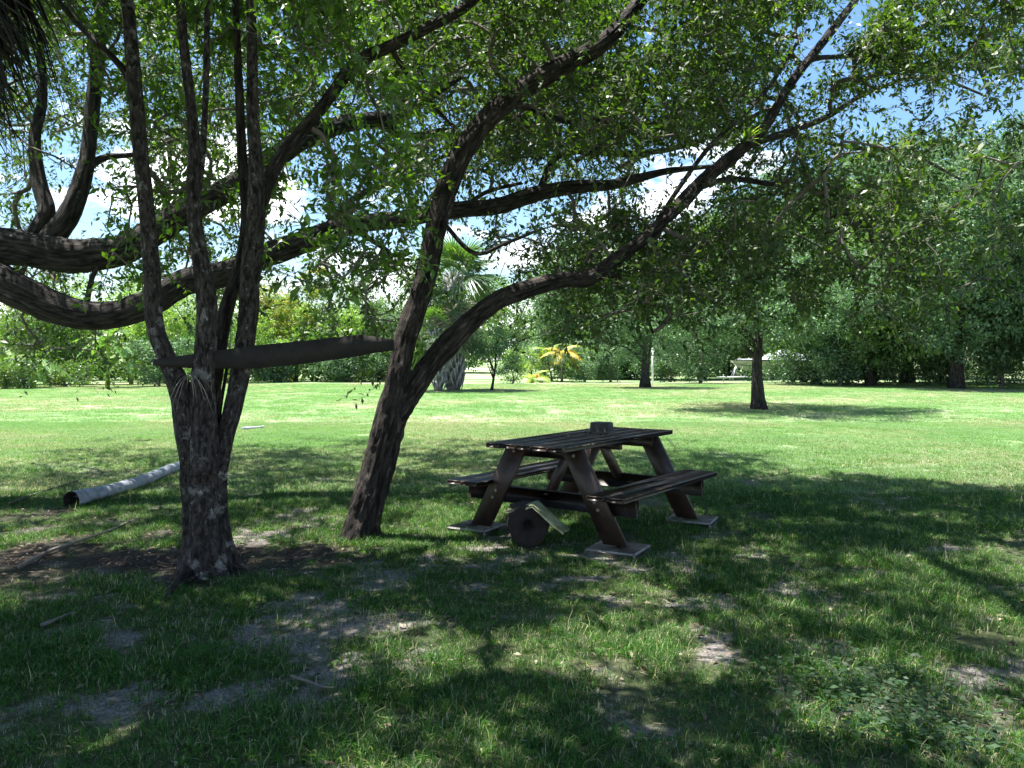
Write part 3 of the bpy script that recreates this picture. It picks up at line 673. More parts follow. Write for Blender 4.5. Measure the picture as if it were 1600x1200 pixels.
# --- the big oak whose limbs come in from the left
oak = thing('live_oak', 'big live oak reaching in from the left with two thick low sweeping limbs', 'tree')
OK = []
tr = np.array([[-8.2, 8.2, -.1, .55], [-8.1, 8.2, .6, .46], [-7.9, 8.2, 1.6, .42], [-7.6, 8.2, 2.6, .40], [-7.3, 8.3, 3.8, .34], [-7.0, 8.5, 5.5, .25]])
mb = MB(); tp = smooth_path(tr, .1); mb.tube(tp[:, :3], tp[:, 3], 30, True, bark_fx(10, .06, 50, (0, .6, .3))); mb.build('trunk', M['oak_bark'], oak, True); OK.append(tp)
OK.append(limb(oak, 'limb', [(-345, 440, 8.3, 80), (-180, 395, 8.3, 78), (-60, 378, 8.3, 74), (0, 384, 8.3, 70), (65, 392, 8.35, 62), (130, 400, 8.4, 58), (200, 386, 8.5, 52), (255, 352, 8.6, 48), (305, 322, 8.7, 44), (365, 290, 8.8, 40), (425, 250, 8.9, 38), (480, 214, 9.0, 36), (530, 196, 9.1, 32), (585, 187, 9.2, 28), (630, 180, 9.3, 22), (665, 155, 9.4, 16), (720, 120, 9.6, 9)], M['oak_bark'], n=30, amp=.08, fr=13, seed=51))
OK.append(limb(oak, 'limb', [(-330, 420, 8.1, 72), (-150, 405, 8.1, 66), (-40, 425, 8.1, 64), (30, 455, 8.1, 60), (80, 478, 8.15, 56), (135, 493, 8.2, 52), (190, 490, 8.25, 50), (240, 470, 8.3, 48), (290, 440, 8.4, 46), (350, 428, 8.5, 44), (410, 402, 8.6, 42), (475, 378, 8.7, 38), (540, 354, 8.8, 34), (620, 343, 8.9, 30), (700, 330, 9.0, 29), (775, 322, 9.1, 27), (840, 302, 9.2, 27), (905, 292, 9.3, 24), (960, 288, 9.5, 18), (1040, 268, 9.8, 12), (1110, 260, 10.1, 7)], M['oak_bark'], n=30, amp=.08, fr=13, seed=52))
OK.append(limb(oak, 'branch', [(50, 372, 8.4, 30), (72, 330, 8.5, 28), (60, 280, 8.6, 25), (54, 215, 8.7, 20), (66, 150, 8.9, 16), (60, 40, 9.1, 12)], M['oak_bark'], n=14, seed=53))
OK.append(limb(oak, 'branch', [(70, 385, 8.4, 40), (108, 335, 8.5, 38), (132, 270, 8.6, 30), (140, 210, 8.7, 24), (150, 120, 8.8, 24), (158, 20, 8.9, 22), (170, -100, 9.2, 16)], M['oak_bark'], n=16, seed=54))
OK.append(limb(oak, 'branch', [(135, 262, 8.6, 16), (165, 246, 8.8, 13), (215, 240, 9.0, 9), (280, 215, 9.4, 6)], M['oak_bark'], n=8, seed=55))
OK.append(limb(oak, 'branch', [(135, 480, 8.2, 10), (142, 440, 8.3, 9), (155, 410, 8.4, 8)], M['oak_bark'], n=8, seed=56))
OK.append(limb(oak, 'branch', [(595, 192, 9.2, 20), (640, 214, 9.4, 15), (700, 205, 9.6, 12), (760, 220, 10, 7)], M['oak_bark'], n=9, seed=57))
OK.append(limb(oak, 'branch', [(500, 362, 8.75, 10), (560, 305, 8.9, 11), (630, 280, 9.1, 10), (700, 240, 9.4, 7)], M['oak_bark'], n=9, seed=58))
OK.append(limb(oak, 'branch', [(840, 302, 9.2, 14), (880, 240, 9.5, 12), (990, 240, 10, 12), (1080, 225, 10.6, 8), (1160, 190, 11.2, 5)], M['oak_bark'], n=9, seed=59))
OK.append(limb(oak, 'branch', [(720, 328, 9.0, 9), (760, 300, 9.2, 8), (815, 286, 9.4, 6)], M['oak_bark'], n=8, seed=60))
OK.append(limb(oak, 'branch', [(540, 345, 8.8, 12), (580, 375, 9.1, 10), (610, 400, 9.4, 9), (600, 440, 9.8, 5)], M['oak_bark'], n=8, seed=61))
att = np.vstack([dens_points(range(0, 20), 2800, lambda x, y, r: 8.2 + 5.0 * r.random() ** 1.2, 121),
                 box_points(1500, (-9, 7.5, 4.4), (1.5, 15.0, 7.5), 122),
                 box_points(900, (-8.5, 3.2, 3.4), (-3.2, 8, 6.4), 123), box_points(700, (-6.8, 4.8, 4.3), (-2.9, 8.8, 6.2), 124, thr=.3)])
grown_tree(oak, OK, clear(clumpy(att, 1.1, .44, 3), LT[:4] + LN[:2] + OK[1:5], 3), M['oak_leaf'], 23, 40, (.076, .033), .37)
grown_tree(lean_tree, LN, clear(clumpy(att_lean, 1.35, .47, 2), LT[:4] + LN[:2] + OK[1:3], 2), M['oak_leaf'], 22, 46, (.072, .031), .33)

# ------------------------------------------------------------------ board wedged between the two trees
def board():
    st = [(240, 562, 571, 5.2), (262, 559, 573, 5.22), (320, 551, 576, 5.27), (400, 540, 576, 5.42), (480, 532, 568, 5.75), (565, 523, 556, 6.1), (588, 526, 551, 6.2), (616, 531, 548, 6.32)]
    mb = MB(); V = []
    ax = nrm(P(616, 540, 6.32) - P(240, 566, 5.2)); nb = nrm(np.cross(ax, [0, 0, 1]))
    if nb[1] < 0: nb = -nb
    th = .055
    for k, (x, t, b, Y) in enumerate(st):
        a, c = P(x, t, Y), P(x, b, Y); V += [a, c, c + nb * th * (.4 if k == 0 else 1), a + nb * th * (.4 if k == 0 else 1)]
    q = []
    for k in range(len(st) - 1):
        for e in range(4): q.append([k * 4 + e, k * 4 + (e + 1) % 4, k * 4 + 4 + (e + 1) % 4, k * 4 + 4 + e])
    q += [[3, 2, 1, 0], [len(V) - 4, len(V) - 3, len(V) - 2, len(V) - 1]]
    mb.add(np.array(V), q); return mb.build('wooden_board', M['board_wood'])
tag(board(), 'dark weathered board wedged across between the two near trees', 'board')
# epiphyte clump under the board on the left tree
def strap_leaves(c, n, L, w, seed, up=.4, droop=1.0, stiff=.5):
    r = np.random.default_rng(seed); mb = MB()
    for _ in range(n):
        a = r.random() * 6.283; ph = up + r.random() * .9; l = L * (.6 + .6 * r.random()); ww = w * (.7 + .5 * r.random())
        d = np.array([math.cos(a) * math.cos(ph), math.sin(a) * math.cos(ph), math.sin(ph)]); s = nrm(np.cross(d, [0, 0, 1.0]))
        t = np.linspace(0, 1, 6)[:, None]; p = c + d * l * t - np.array([0, 0, 1]) * droop * l * t ** 2.2 * stiff
        W_ = ww * (1 - t ** 1.6) * .5 + .0004; v = np.stack([p - s * W_, p + s * W_], 1).reshape(-1, 3)
        mb.add(v, [[2 * k, 2 * k + 1, 2 * k + 3, 2 * k + 2] for k in range(5)])
    return mb
tag(strap_leaves(P(296, 585, 5.2), 30, .2, .006, 3, -.3, 1.2, .9).build('air_plant', M['dead_palm']), 'small tufted air plant with thin leaves growing on the pale trunk below the board', 'air plant')
tag(strap_leaves(P(1163, 222, 8.3), 40, .34, .02, 4, .2, .8, .5).build('air_plant', M['bright_leaf']), 'yellow-green air plant perched on the upper right branch', 'air plant')
tag(strap_leaves(P(1110, 290, 7.95), 26, .22, .012, 5, .1, .8, .6).build('air_plant', M['dead_palm']), 'greyish air plant lower on the right branch', 'air plant')

# ------------------------------------------------------------------ picnic table
TX, TY, TH = .631, 6.80, .628
tb = thing('picnic_table', 'dark brown wooden picnic table with attached benches standing in the shade', 'picnic table', (TX, TY, 0), -TH)
# local: x across (towards right-near), y along the table
def tpart(name, c, d, M_=None, bev=.006, **k):
    mb = MB(); mb.box((0, 0, 0), d, M_, bev, r=.5); o = mb.build(name, M['table_wood'], tb); o.location = c; return o
TH_T, TB = .772, .436
L_, Wd = 1.86, .72
npl = 5; pw = Wd / npl
for k in range(npl):
    tpart('plank', (-Wd / 2 + pw * (k + .5), random.uniform(-.006, .006), TH_T - .019 + random.uniform(-.001, .001)), (pw - .008, L_ + random.uniform(-.01, .01), .038))
bO, bI, bL = .815, .50, 1.72
for s in (-1, 1):
    w2 = (bO - bI) / 2
    for k in range(2):
        tpart('bench_plank', (s * (bI + w2 * (k + .5)), random.uniform(-.006, .006), TB - .019 + random.uniform(-.001, .001)), (w2 - .007, bL, .038))
def bar(p0, p1, w, t, name='leg', yoff=0.0, cutflat=True):
    """board in the x-z plane from p0 to p1 (x,z), ends cut level; t = thickness along y"""
    (x0, z0), (x1, z1) = p0, p1; dx, dz = x1 - x0, z1 - z0; Ln = math.hypot(dx, dz); hw = w / 2 * Ln / abs(dz)
    v = [[x + sx * hw, y, z] for (x, z) in (p0, p1) for y in (-t / 2, t / 2) for sx in (-1, 1)]
    mb = MB(); mb.add(np.array(v), [[0, 2, 3, 1], [4, 5, 7, 6], [0, 1, 5, 4], [2, 6, 7, 3], [0, 4, 6, 2], [1, 3, 7, 5]], r=.5)
    o = mb.build(name, M['table_wood'], tb); o.location = (0, yoff, 0); return o
for e in (-1, 1):
    ye = e * .64
    for s in (-1, 1):
        bar((s * .63, .045), (s * .255, TH_T - .04), .165, .04, 'leg', ye)
        for z_ in (TB - .085, TB - .14, TH_T - .085):
            xm = s * (.63 + (.255 - .63) * (z_ - .045) / (TH_T - .085)); mb = MB(); mb.tube([[0, 0, 0], [0, e * .012, 0]], .013, 8)
            mb.build('bolt', M['stick'], tb, False, (xm, ye + e * .02, z_))
    tpart('bench_bearer', (0, ye - e * .042, TB - .04 - .072), (bO * 2 - .06, .042, .135))
    tpart('top_cleat', (0, ye - e * .042, TH_T - .038 - .046), (.66, .042, .088))
    # diagonal brace from bearer centre up to the table top
    mb = MB(); y0, z0, y1, z1 = ye - e * .07, TB - .08, ye - e * .42, TH_T - .04
    for q in (0,):
        dy, dz = y1 - y0, z1 - z0; hw = .045 * math.hypot(dy, dz) / abs(dz)
        v = [[x, y + sy * hw, z] for (y, z) in ((y0, z0), (y1, z1)) for x in (-.019, .019) for sy in (-1, 1)]
        mb.add(np.array(v), [[0, 2, 3, 1], [4, 5, 7, 6], [0, 1, 5, 4], [2, 6, 7, 3], [0, 4, 6, 2], [1, 3, 7, 5]], r=.5)
    mb.build('brace', M['table_wood'], tb)
tpart('top_cleat', (0, 0, TH_T - .038 - .03), (.66, .04, .06))
def tl(x, y, z=0.0):
    c, s = math.cos(-TH), math.sin(-TH); return np.array([TX + c * x - s * y, TY + s * x + c * y, z])
pad_lab = {(1, -1): 'flat concrete slab under the nearest leg of the picnic table', (1, 1): 'flat concrete slab under the right-hand far leg of the picnic table',
           (-1, -1): 'flat concrete slab under the left near leg of the picnic table', (-1, 1): 'flat concrete slab under the farthest leg of the picnic table'}
for (sx_, sy_), lab in pad_lab.items():
    c = tl(sx_ * .66, sy_ * .66); mb = MB(); w, d = random.uniform(.33, .40), random.uniform(.33, .4)
    mb.box((0, 0, 0), (w, d, .07), None, .012)
    o = mb.build('concrete_slab', M['concrete'], None, False, (c[0], c[1], .012)); o.rotation_euler = (0, 0, -TH + random.uniform(-.25, .25)); tag(o, lab, 'slab', 'concrete slabs under the table legs')
# dark upturned tray-like pot on the table
pot = thing('plant_pot', 'small dark upturned clay pot lying on the picnic table top', 'pot', G(940, 676, TH_T + .0), -TH)
pot.location.z = TH_T + .001
mb = MB(); n_ = 20; a = np.arange(n_) * 2 * math.pi / n_
def sq(r, z): # rounded square ring
    c, s = np.cos(a), np.sin(a); k = (np.abs(c) ** 5 + np.abs(s) ** 5) ** (-1 / 5); return np.stack([r * c * k, r * .82 * s * k, np.full(n_, z)], -1)
rings = [sq(.105, 0), sq(.105, .014), sq(.096, .016), (sq(.088, .085)), sq(.08, .092), sq(.06, .09)]
v = np.vstack(rings + [[[0, 0, .088]]]); q = [[i * n_ + j, i * n_ + (j + 1) % n_, (i + 1) * n_ + (j + 1) % n_, (i + 1) * n_ + j] for i in range(len(rings) - 1) for j in range(n_)]
t = [[5 * n_ + j, 5 * n_ + (j + 1) % n_, 6 * n_] for j in range(n_)]
mb.add(v, q, t); mb.build('body', M['dark_clay'], pot)
mb = MB()
for k in range(16):
    x, y = random.uniform(-.13, .15), random.uniform(-.12, .02); mb.box((x, y - .07, .003), (.02, .012, .005), None, 0)
mb.build('clay_crumbs', M['rot'], pot)['kind'] = 'stuff'

# hollow dark log round with a pale slab leaning over it, below the table end
rp = G(826, 856); rc = np.array([rp[0], rp[1], .165])
rd = thing('hollow_log_round', 'dark hollow log section lying on its side under the near end of the picnic table', 'log', (rc[0], rc[1], 0), .08)
mb = MB(); p = np.array([[0, y, .165] for y in np.linspace(0, .32, 6)]); mb.tube(p, [.155, .168, .17, .17, .168, .158], 26, False, bark_fx(14, .1, 81))
mb.build('bark', M['rot'], rd, True)
mb = MB(); k = 26; a = np.arange(k) * 2 * math.pi / k; rr = np.array([.158, .12, .08, .045, .035]); zz = [0, -.006, .004, .01, .09]
V = np.vstack([np.stack([r_ * np.cos(a) * (1 + .06 * np.sin(3 * a + i)), np.full(k, zz[i]), .165 + r_ * np.sin(a)], -1) for i, r_ in enumerate(rr)] + [[[0, .1, .165]]])
q = [[i * k + j, (i + 1) * k + j, (i + 1) * k + (j + 1) % k, i * k + (j + 1) % k] for i in range(4) for j in range(k)]; t = [[4 * k + j, 5 * k, 4 * k + (j + 1) % k] for j in range(k)]
mb.add(V, q, t); mb.build('end_grain', M['rot'], rd, True)
def slab():
    st = [(790, 800, 6.1), (812, 797, 6.05), (832, 790, 6.0), (846, 803, 5.95), (862, 818, 5.92), (880, 833, 5.9)]
    mb = MB(); V = []; mm = 7
    for i, (x, y, Y) in enumerate(st):
        c = P(x, y, Y); 
        for j in range(mm):
            t = j / (mm - 1); w = .20 * (.65 + .35 * math.sin(math.pi * (i + .8) / 6))
            V.append(c + np.array([.05 * t + .01 * random.random(), w * t, .045 * t - .05 * t * t + .012 * random.random()]))
    V = np.array(V); V2 = V - np.array([.008, 0, .018]); n1 = len(V); q = []
    for i in range(5):
        for j in range(mm - 1):
            a_, b_, c_, d_ = i * mm + j, i * mm + j + 1, (i + 1) * mm + j + 1, (i + 1) * mm + j
            q += [[a_, d_, c_, b_], [a_ + n1, b_ + n1, c_ + n1, d_ + n1]]
        for j in (0, mm - 1): q.append([i * mm + j, (i + 1) * mm + j, (i + 1) * mm + j + n1, i * mm + j + n1])
    for i in (0, 5):
        for j in range(mm - 1): q.append([i * mm + j, i * mm + j + 1, i * mm + j + 1 + n1, i * mm + j + n1])
    mb.add(np.vstack([V, V2]), q); return mb.build('bark_slab', M['moss_slab'])
tag(slab(), 'bent pale mossy slab of bark draped over the dark log round', 'bark slab')

# ------------------------------------------------------------------ fallen log, sticks, roots
A, B = G(112, 792), G(310, 727); A[2], B[2] = .06, .05
fl = thing('fallen_log', 'long grey fallen log with a hollow broken end, lying in the shade at left', 'log')
t = np.linspace(0, 1, 60)[:, None]; p = A + (B - A) * t; p[:, 0] += .08 * np.sin(t[:, 0] * 5); rr = .082 - .02 * t[:, 0] + .018 * np.exp(-t[:, 0] * 14)
mb = MB(); mb.tube(p, rr, 24, False, bark_fx(8, .07, 90)); mb.build('bark', M['log_grey'], fl, True)
mb = MB(); d = nrm(B - A); ip = np.array([A + d * .002, A + d * .03, A + d * .25, A + d * .5]); mb.tube(ip, [.094, .075, .05, .02], 24, False, bark_fx(9, .2, 91)); mb.build('hollow', M['rot'], fl, True)
def stick(pts, w, lab, m='stick', name='fallen_branch', cat='branch'):
    q = [list(G(a, b)) for a, b in pts]; k = len(q)
    q = np.array([[c[0], c[1], .02 + .012 * random.random() + gz(c[0], c[1]), w * (1 - .6 * i / k)] for i, c in enumerate(q)])
    pp = smooth_path(q, .05); mb = MB(); mb.tube(pp[:, :3], pp[:, 3], 7, True, bark_fx(20, .15, 7)); return tag(mb.build(name, M[m], None, True), lab, cat)
stick([(30, 890), (75, 866), (120, 850), (165, 835), (195, 822), (218, 812)], .016, 'long thin grey stick lying on the dark leaf litter at left')
stick([(15, 792), (60, 775), (105, 762), (150, 742)], .012, 'thin dark stick beside the hollow end of the fallen log', 'twig')
stick([(66, 985), (90, 973), (116, 962)], .014, 'short pale stick in the sunlit grass at lower left')
stick([(455, 1065), (480, 1075), (508, 1085), (525, 1083)], .008, 'thin brown twig in the grass of the lower foreground', 'twig')
stick([(380, 672), (395, 670), (412, 668)], .05, 'small grey scrap of wood at the edge of the sunlit lawn', 'log_grey')
for k, (pp, w) in enumerate([([(300, 898), (275, 918), (262, 932), (240, 948)], .05), ([(345, 890), (375, 893), (400, 905)], .045)]):
    q = [list(G(a_, b_)) for a_, b_ in pp]; q = np.array([[c[0], c[1], .03 - .02 * i, w * (1 - .2 * i)] for i, c in enumerate(q)]); q = smooth_path(q, .04)
    mb = MB(); mb.tube(q[:, :3], q[:, 3], 12, True, bark_fx(14, .12, 7)); mb.build('root', M['brown_bark'], left_tree, True)
# pale chips on the ground
mb = MB()
for _ in range(120):
    x, y = wedge(1, 2.2, 9); x, y = x[0], y[0]
    if mulch(x, y) < .3 and bare(x, y) < .45 and random.random() < .8: continue
    s = random.uniform(.01, .035); mb.box((x, y, gz(x, y) + .006), (s, s * random.uniform(.3, .8), s * .3), Matrix.Rotation(random.random() * 6, 3, 'Z'), 0)
tag(mb.build('wood_chips', M['stick']), 'pale chips and bits of wood scattered on bare soil', None, None, 'stuff')

# ------------------------------------------------------------------ palms
def fan_frond(petiole, blade, nleaf, seed, droop=.35, wid=.035, fold=.5):
    """costapalmate frond: petiole along +X then a fan of leaflets; one mesh"""
    r = np.random.default_rng(seed); mb = MB()
    t = np.linspace(0, 1, 7); p = np.stack([petiole * t, 0 * t, -droop * .35 * petiole * t ** 2], -1); mb.tube(p, np.linspace(.022, .012, 7), 5, r=.8)
    e = p[-1]; tip_d = nrm(p[-1] - p[-2])
    for k in range(nleaf):
        f = (k / (nleaf - 1) - .5) * 2; a = f * 2.0; L = blade * (1 - .35 * abs(f) ** 1.5) * (.9 + .2 * r.random())
        d = np.array([math.cos(a), math.sin(a), 0]) ; d = nrm(d + np.array([0, 0, tip_d[2] * .8 + fold * .35 * abs(f)]))
        s = nrm(np.cross(d, [0, 0, 1.0])); tt = np.array([0, .35, .65, 1.0])[:, None]
        q = e + tip_d * blade * .15 * (1 - abs(f)) + d * L * tt - np.array([0, 0, 1]) * droop * L * tt ** 2.4 * (.7 + .6 * r.random())
        w = wid * np.array([.35, 1, .7, .06])[:, None] * .5; v = np.stack([q - s * w, q + s * w], 1).reshape(-1, 3)
        mb.add(v, [[2 * i, 2 * i + 1, 2 * i + 3, 2 * i + 2] for i in range(3)], r=r.random() * .8)
    return mb
def feather_frond(L, nleaf, leaf, seed, droop=.9, wid=.03, rise=.5):
    r = np.random.default_rng(seed); mb = MB(); t = np.linspace(0, 1, 10)
    p = np.stack([L * t * (1 - .15 * t * droop), 0 * t, L * (rise * t - droop * t ** 2.2)], -1); mb.tube(p, np.linspace(.018, .004, 10), 4, r=.9)
    tg = nrm(np.gradient(p, axis=0))
    for k in range(nleaf):
        u = .18 + .8 * k / nleaf; i = int(u * 9); c = p[i] + (p[min(i + 1, 9)] - p[i]) * (u * 9 - i); ll = leaf * math.sin(math.pi * (.15 + .8 * u)) * (.85 + .3 * r.random())
        for s_ in (-1, 1):
            d = nrm(tg[i] * .55 + np.array([0, s_, -.25]) * .9); w = nrm(np.cross(d, tg[i])); w = nrm(np.cross(d, w)); q = [c, c + d * ll * .5, c + d * ll + np.array([0, 0, -.3 * ll])]
            W_ = [wid * .3, wid * .5, .001]; v = np.array([x for a, b in zip(q, W_) for x in (a - w * b, a + w * b)]); mb.add(v, [[0, 1, 3, 2], [2, 3, 5, 4]], r=r.random())
    return mb
def place(me, name, parent, loc, yaw, pitch, sc=1.0, roll=0.0):
    o = link(name, me, parent); o.location = loc; o.rotation_euler = (Matrix.Rotation(yaw, 3, 'Z') @ Matrix.Rotation(-pitch, 3, 'Y') @ Matrix.Rotation(roll, 3, 'X')).to_euler(); o.scale = (sc, sc, sc); return o

fan_g = [fan_frond(.9, .95, 26, 200 + k, .45, .06).mesh('fan_frond', M['palm_leaf']) for k in range(3)]
fan_d = [fan_frond(.8, .95, 18, 210 + k, .8, .05, .1).mesh('dead_frond', M['dead_palm']) for k in range(2)]
fan_big = [fan_frond(.8, .9, 30, 220 + k, .55, .05).mesh('fan_frond', M['palm_leaf']) for k in range(2)]
fan_skirt = [fan_frond(.5, .9, 26, 230 + k, .9, .04, .1).mesh('dead_frond', M['shaded_skirt']) for k in range(3)]

def booted_trunk(root, base, hgt, rad, seed, rows=None, lean=(0, 0), bw=.22):
    p = np.array([[lean[0] * t, lean[1] * t, hgt * t] for t in np.linspace(-.03, 1, 12)]); mb = MB()
    mb.tube(p, rad * .8 * np.linspace(1.15, .9, 12), 18, True, bark_fx(8, .08, seed)); mb.build('trunk', M['palm_trunk'], root, True)
    me = MB(); w, h, th = bw, bw * 1.5, .05     # split V shaped leaf base
    for s in (-1, 1):
        v = np.array([[-.03, -.05 * s, 0], [-.03, .05 * s, 0], [.10, s * w * .62, h], [.10, s * (w * .62 - .09), h], [.0, -.05 * s, -.03], [.0, .05 * s, -.03], [.15, s * w * .62, h - .01], [.15, s * (w * .62 - .09), h - .01]])
        me.add(v, [[0, 1, 2, 3], [7, 6, 5, 4], [0, 4, 5, 1], [1, 5, 6, 2], [2, 6, 7, 3], [3, 7, 4, 0]], r=.5)
    boot = me.mesh('leaf_boot', M['boot']); n = rows or int(hgt / (bw * .16))
    for k in range(n):
        z = .02 + (hgt - .1) * k / n; a = k * 2.39996 + random.uniform(-.1, .1); t = z / hgt
        rr = rad * .8 * (1.12 - .2 * t)
        o = place(boot, 'leaf_boot', root, (lean[0] * t + rr * math.cos(a), lean[1] * t + rr * math.sin(a), z), a, 0, random.uniform(.85, 1.1))
    return p[-1]
def fan_palm(loc, hgt, rad, label, seed, ng, nd, sc, boots, bw=.22, lean=(0, 0)):
    r = np.random.default_rng(seed); root = thing('cabbage_palm', label, 'palm', loc)
    top = booted_trunk(root, loc, hgt, rad, seed, boots, lean, bw)
    for k in range(ng):
        a = k * 2.4 + r.normal() * .2; ph = math.radians(75 - 105 * (k / ng) + r.normal() * 6); place(fan_g[k % 3], 'frond', root, top + [0, 0, .1], a, ph, sc * (.85 + .3 * r.random()), r.normal() * .4)
    for k in range(nd):
        a = k * 2.4 + 1 + r.normal() * .2; ph = math.radians(-48 - 28 * r.random()); place(fan_d[k % 2], 'dead_frond', root, top + [0, 0, -.1 - .35 * r.random()], a, ph, sc * (.8 + .3 * r.random()), r.normal() * .5)
    return root
c = G(709, 610); fan_palm((c[0], c[1], 0), 4.9, .40, 'large cabbage palm with criss-cross leaf bases on its thick grey trunk', 300, 34, 22, 1.35, 150, .42)
c2 = G(690, 611)
yp = thing('palm_trunk_stub', 'slimmer booted palm trunk standing against the left of the large cabbage palm', 'palm', (c2[0] - .1, c2[1] - .3, 0))
tp_ = booted_trunk(yp, None, 2.6, .24, 301, 46, (-.15, 0), .26)
for k in range(16): place(fan_g[k % 3], 'frond', yp, tp_ + [0, 0, .05], k * 2.4, math.radians(60 - 100 * k / 16), 1.0 + .3 * random.random(), random.gauss(0, .4))

# dark fan palm close to the camera at the upper left
fp = thing('near_palm', 'dark fan palm with a hanging skirt of fronds at the top left corner', 'palm', (-3.25, 3.9, 0))
mb = MB(); p = np.array([[0, 0, z] for z in np.linspace(-.1, 3.9, 40)]); mb.tube(p, np.full(40, .17), 20, True, bark_fx(9, .06, 310)); mb.build('trunk', M['palm_trunk'], fp, True)
r = np.random.default_rng(311)
for k in range(120):
    a = r.uniform(-1.4, 1.5) if k % 3 else r.random() * 6.283
    place(fan_skirt[k % 3], 'dead_frond', fp, (.22 * math.cos(a), .22 * math.sin(a), 3.5 + .5 * r.random()), a, math.radians(-8 - 60 * r.random()), .54 + .18 * r.random(), r.normal() * .5)
for k in range(22):
    a = k * 2.4; place(fan_big[k % 2], 'frond', fp, (0, 0, 4.1), a, math.radians(75 - 70 * k / 22), .85 + .2 * r.random(), r.normal() * .4)

def feather_palm(loc, label, matl, n, L, leaf, stem, seed, name='feather_palm', cat='palm', droop=.9, group=None):
    root = thing(name, label, cat, loc, 0, group); r = np.random.default_rng(seed)
    mb = MB(); mb.tube([[0, 0, -.05], [0, 0, stem * .5], [0, 0, stem]], [.11, .08, .07], 10, True, bark_fx(10, .06, seed)); mb.build('trunk', M['palm_trunk'], root, True)
    ms = [feather_frond(L, 22, leaf, seed + k, droop, .05).mesh('frond', matl) for k in range(2)]
    for k in range(n): place(ms[k % 2], 'frond', root, (0, 0, stem), k * 2.4 + r.normal() * .2, math.radians(55 - 75 * k / n), .8 + .4 * r.random(), 0)
    return root
c = G(878, 597); feather_palm((c[0], c[1], 0), 'small palm with drooping golden yellow fronds on a slim grey trunk', M['yellow_palm'], 9, 1.3, .5, 1.55, 320)
c = G(852, 596); feather_palm((c[0], c[1] + 1, 0), 'lime green feathery palm left of the golden palm', M['lime_palm'], 13, 1.9, .55, 1.3, 321)
c = G(832, 598); feather_palm((c[0], c[1], 0), 'low lime green palm seedling beside the orange flower', M['lime_palm'], 9, 1.3, .4, .1, 322)
# orange flowering stem
c = G(839, 601); fo = thing('orange_flower', 'single orange flower head on a short stem at the far lawn edge', 'flower', (c[0], c[1], 0))
mb = MB(); mb.tube([[0, 0, 0], [0, 0, .45]], .02, 5); mb.build('stem', M['bright_leaf'], fo)
mb = strap_leaves(np.array([0, 0, .42]), 22, .26, .09, 6, .1, .3, .3); mb.build('petals', M['blossom'], fo)

# ------------------------------------------------------------------ banana plants
def banana_leaf(L, w, seed, droop=1.0):
    r = np.random.default_rng(seed); k = 12; t = np.linspace(0, 1, k); mb = MB()
    p = np.stack([L * .8 * t, 0 * t, L * (.55 * t - droop * t ** 2)], -1); mb.tube(p, np.linspace(.03, .006, k), 5, r=.95)
    W_ = w * np.sin(math.pi * np.clip(.12 + .88 * t, 0, 1)) ** .6 * .5
    for s in (-1, 1):
        for i in range(1, k - 1):
            a, b = p[i], p[i + 1]; g = .82; e = (b - a) * g
            dz = -.35 * W_[i] * (1 + .5 * r.random())
            v = np.array([a, a + e, a + e + [0, s * W_[i + 1], dz], a + [0.02, s * W_[i], dz]]); mb.add(v, [[0, 1, 2, 3]], r=.75 * r.random())
    return mb
ban = [banana_leaf(1.6, .45, 400 + k, .9 + .3 * k).mesh('banana_leaf', M['banana_leaf']) for k in range(3)]
def banana(px, py, stem, sc, n, label, seed):
    c = G(px, py); r = np.random.default_rng(seed); root = thing('banana_plant', label, 'banana plant', (c[0], c[1], 0), 0, 'banana plants along the far edge of the lawn')
    mb = MB(); mb.tube([[0, 0, -.05], [.03, 0, stem * .5], [.05, 0, stem]], [.14, .11, .07], 10, True, bark_fx(6, .05, seed)); mb.build('stem', M['lime_palm'], root, True)
    for k in range(n): place(ban[k % 3], 'leaf', root, (.05, 0, stem), k * 2.4 + r.normal() * .3, math.radians(70 - 75 * k / n), sc * (.8 + .4 * r.random()), r.normal() * .2)
banana(168, 606, 2.1, 1.15, 10, 'tall banana plant with arching leaves left of the pale multi-stemmed tree', 1)
banana(52, 606, 1.2, .95, 11, 'shorter banana plant with yellowing leaves and brown stem base at far left', 2)
banana(2, 604, 1.9, 1.2, 9, 'banana plant cut by the left edge of the view', 3)
banana(205, 601, 1.3, 1.1, 8, 'banana plant with dark leaves right of the tallest banana', 4)
banana(488, 596, .7, .85, 8, 'small pale banana plant seen under the board', 5)
banana(120, 600, 1.0, 1.1, 7, 'leafy banana plant between the two banana stems at left', 6)

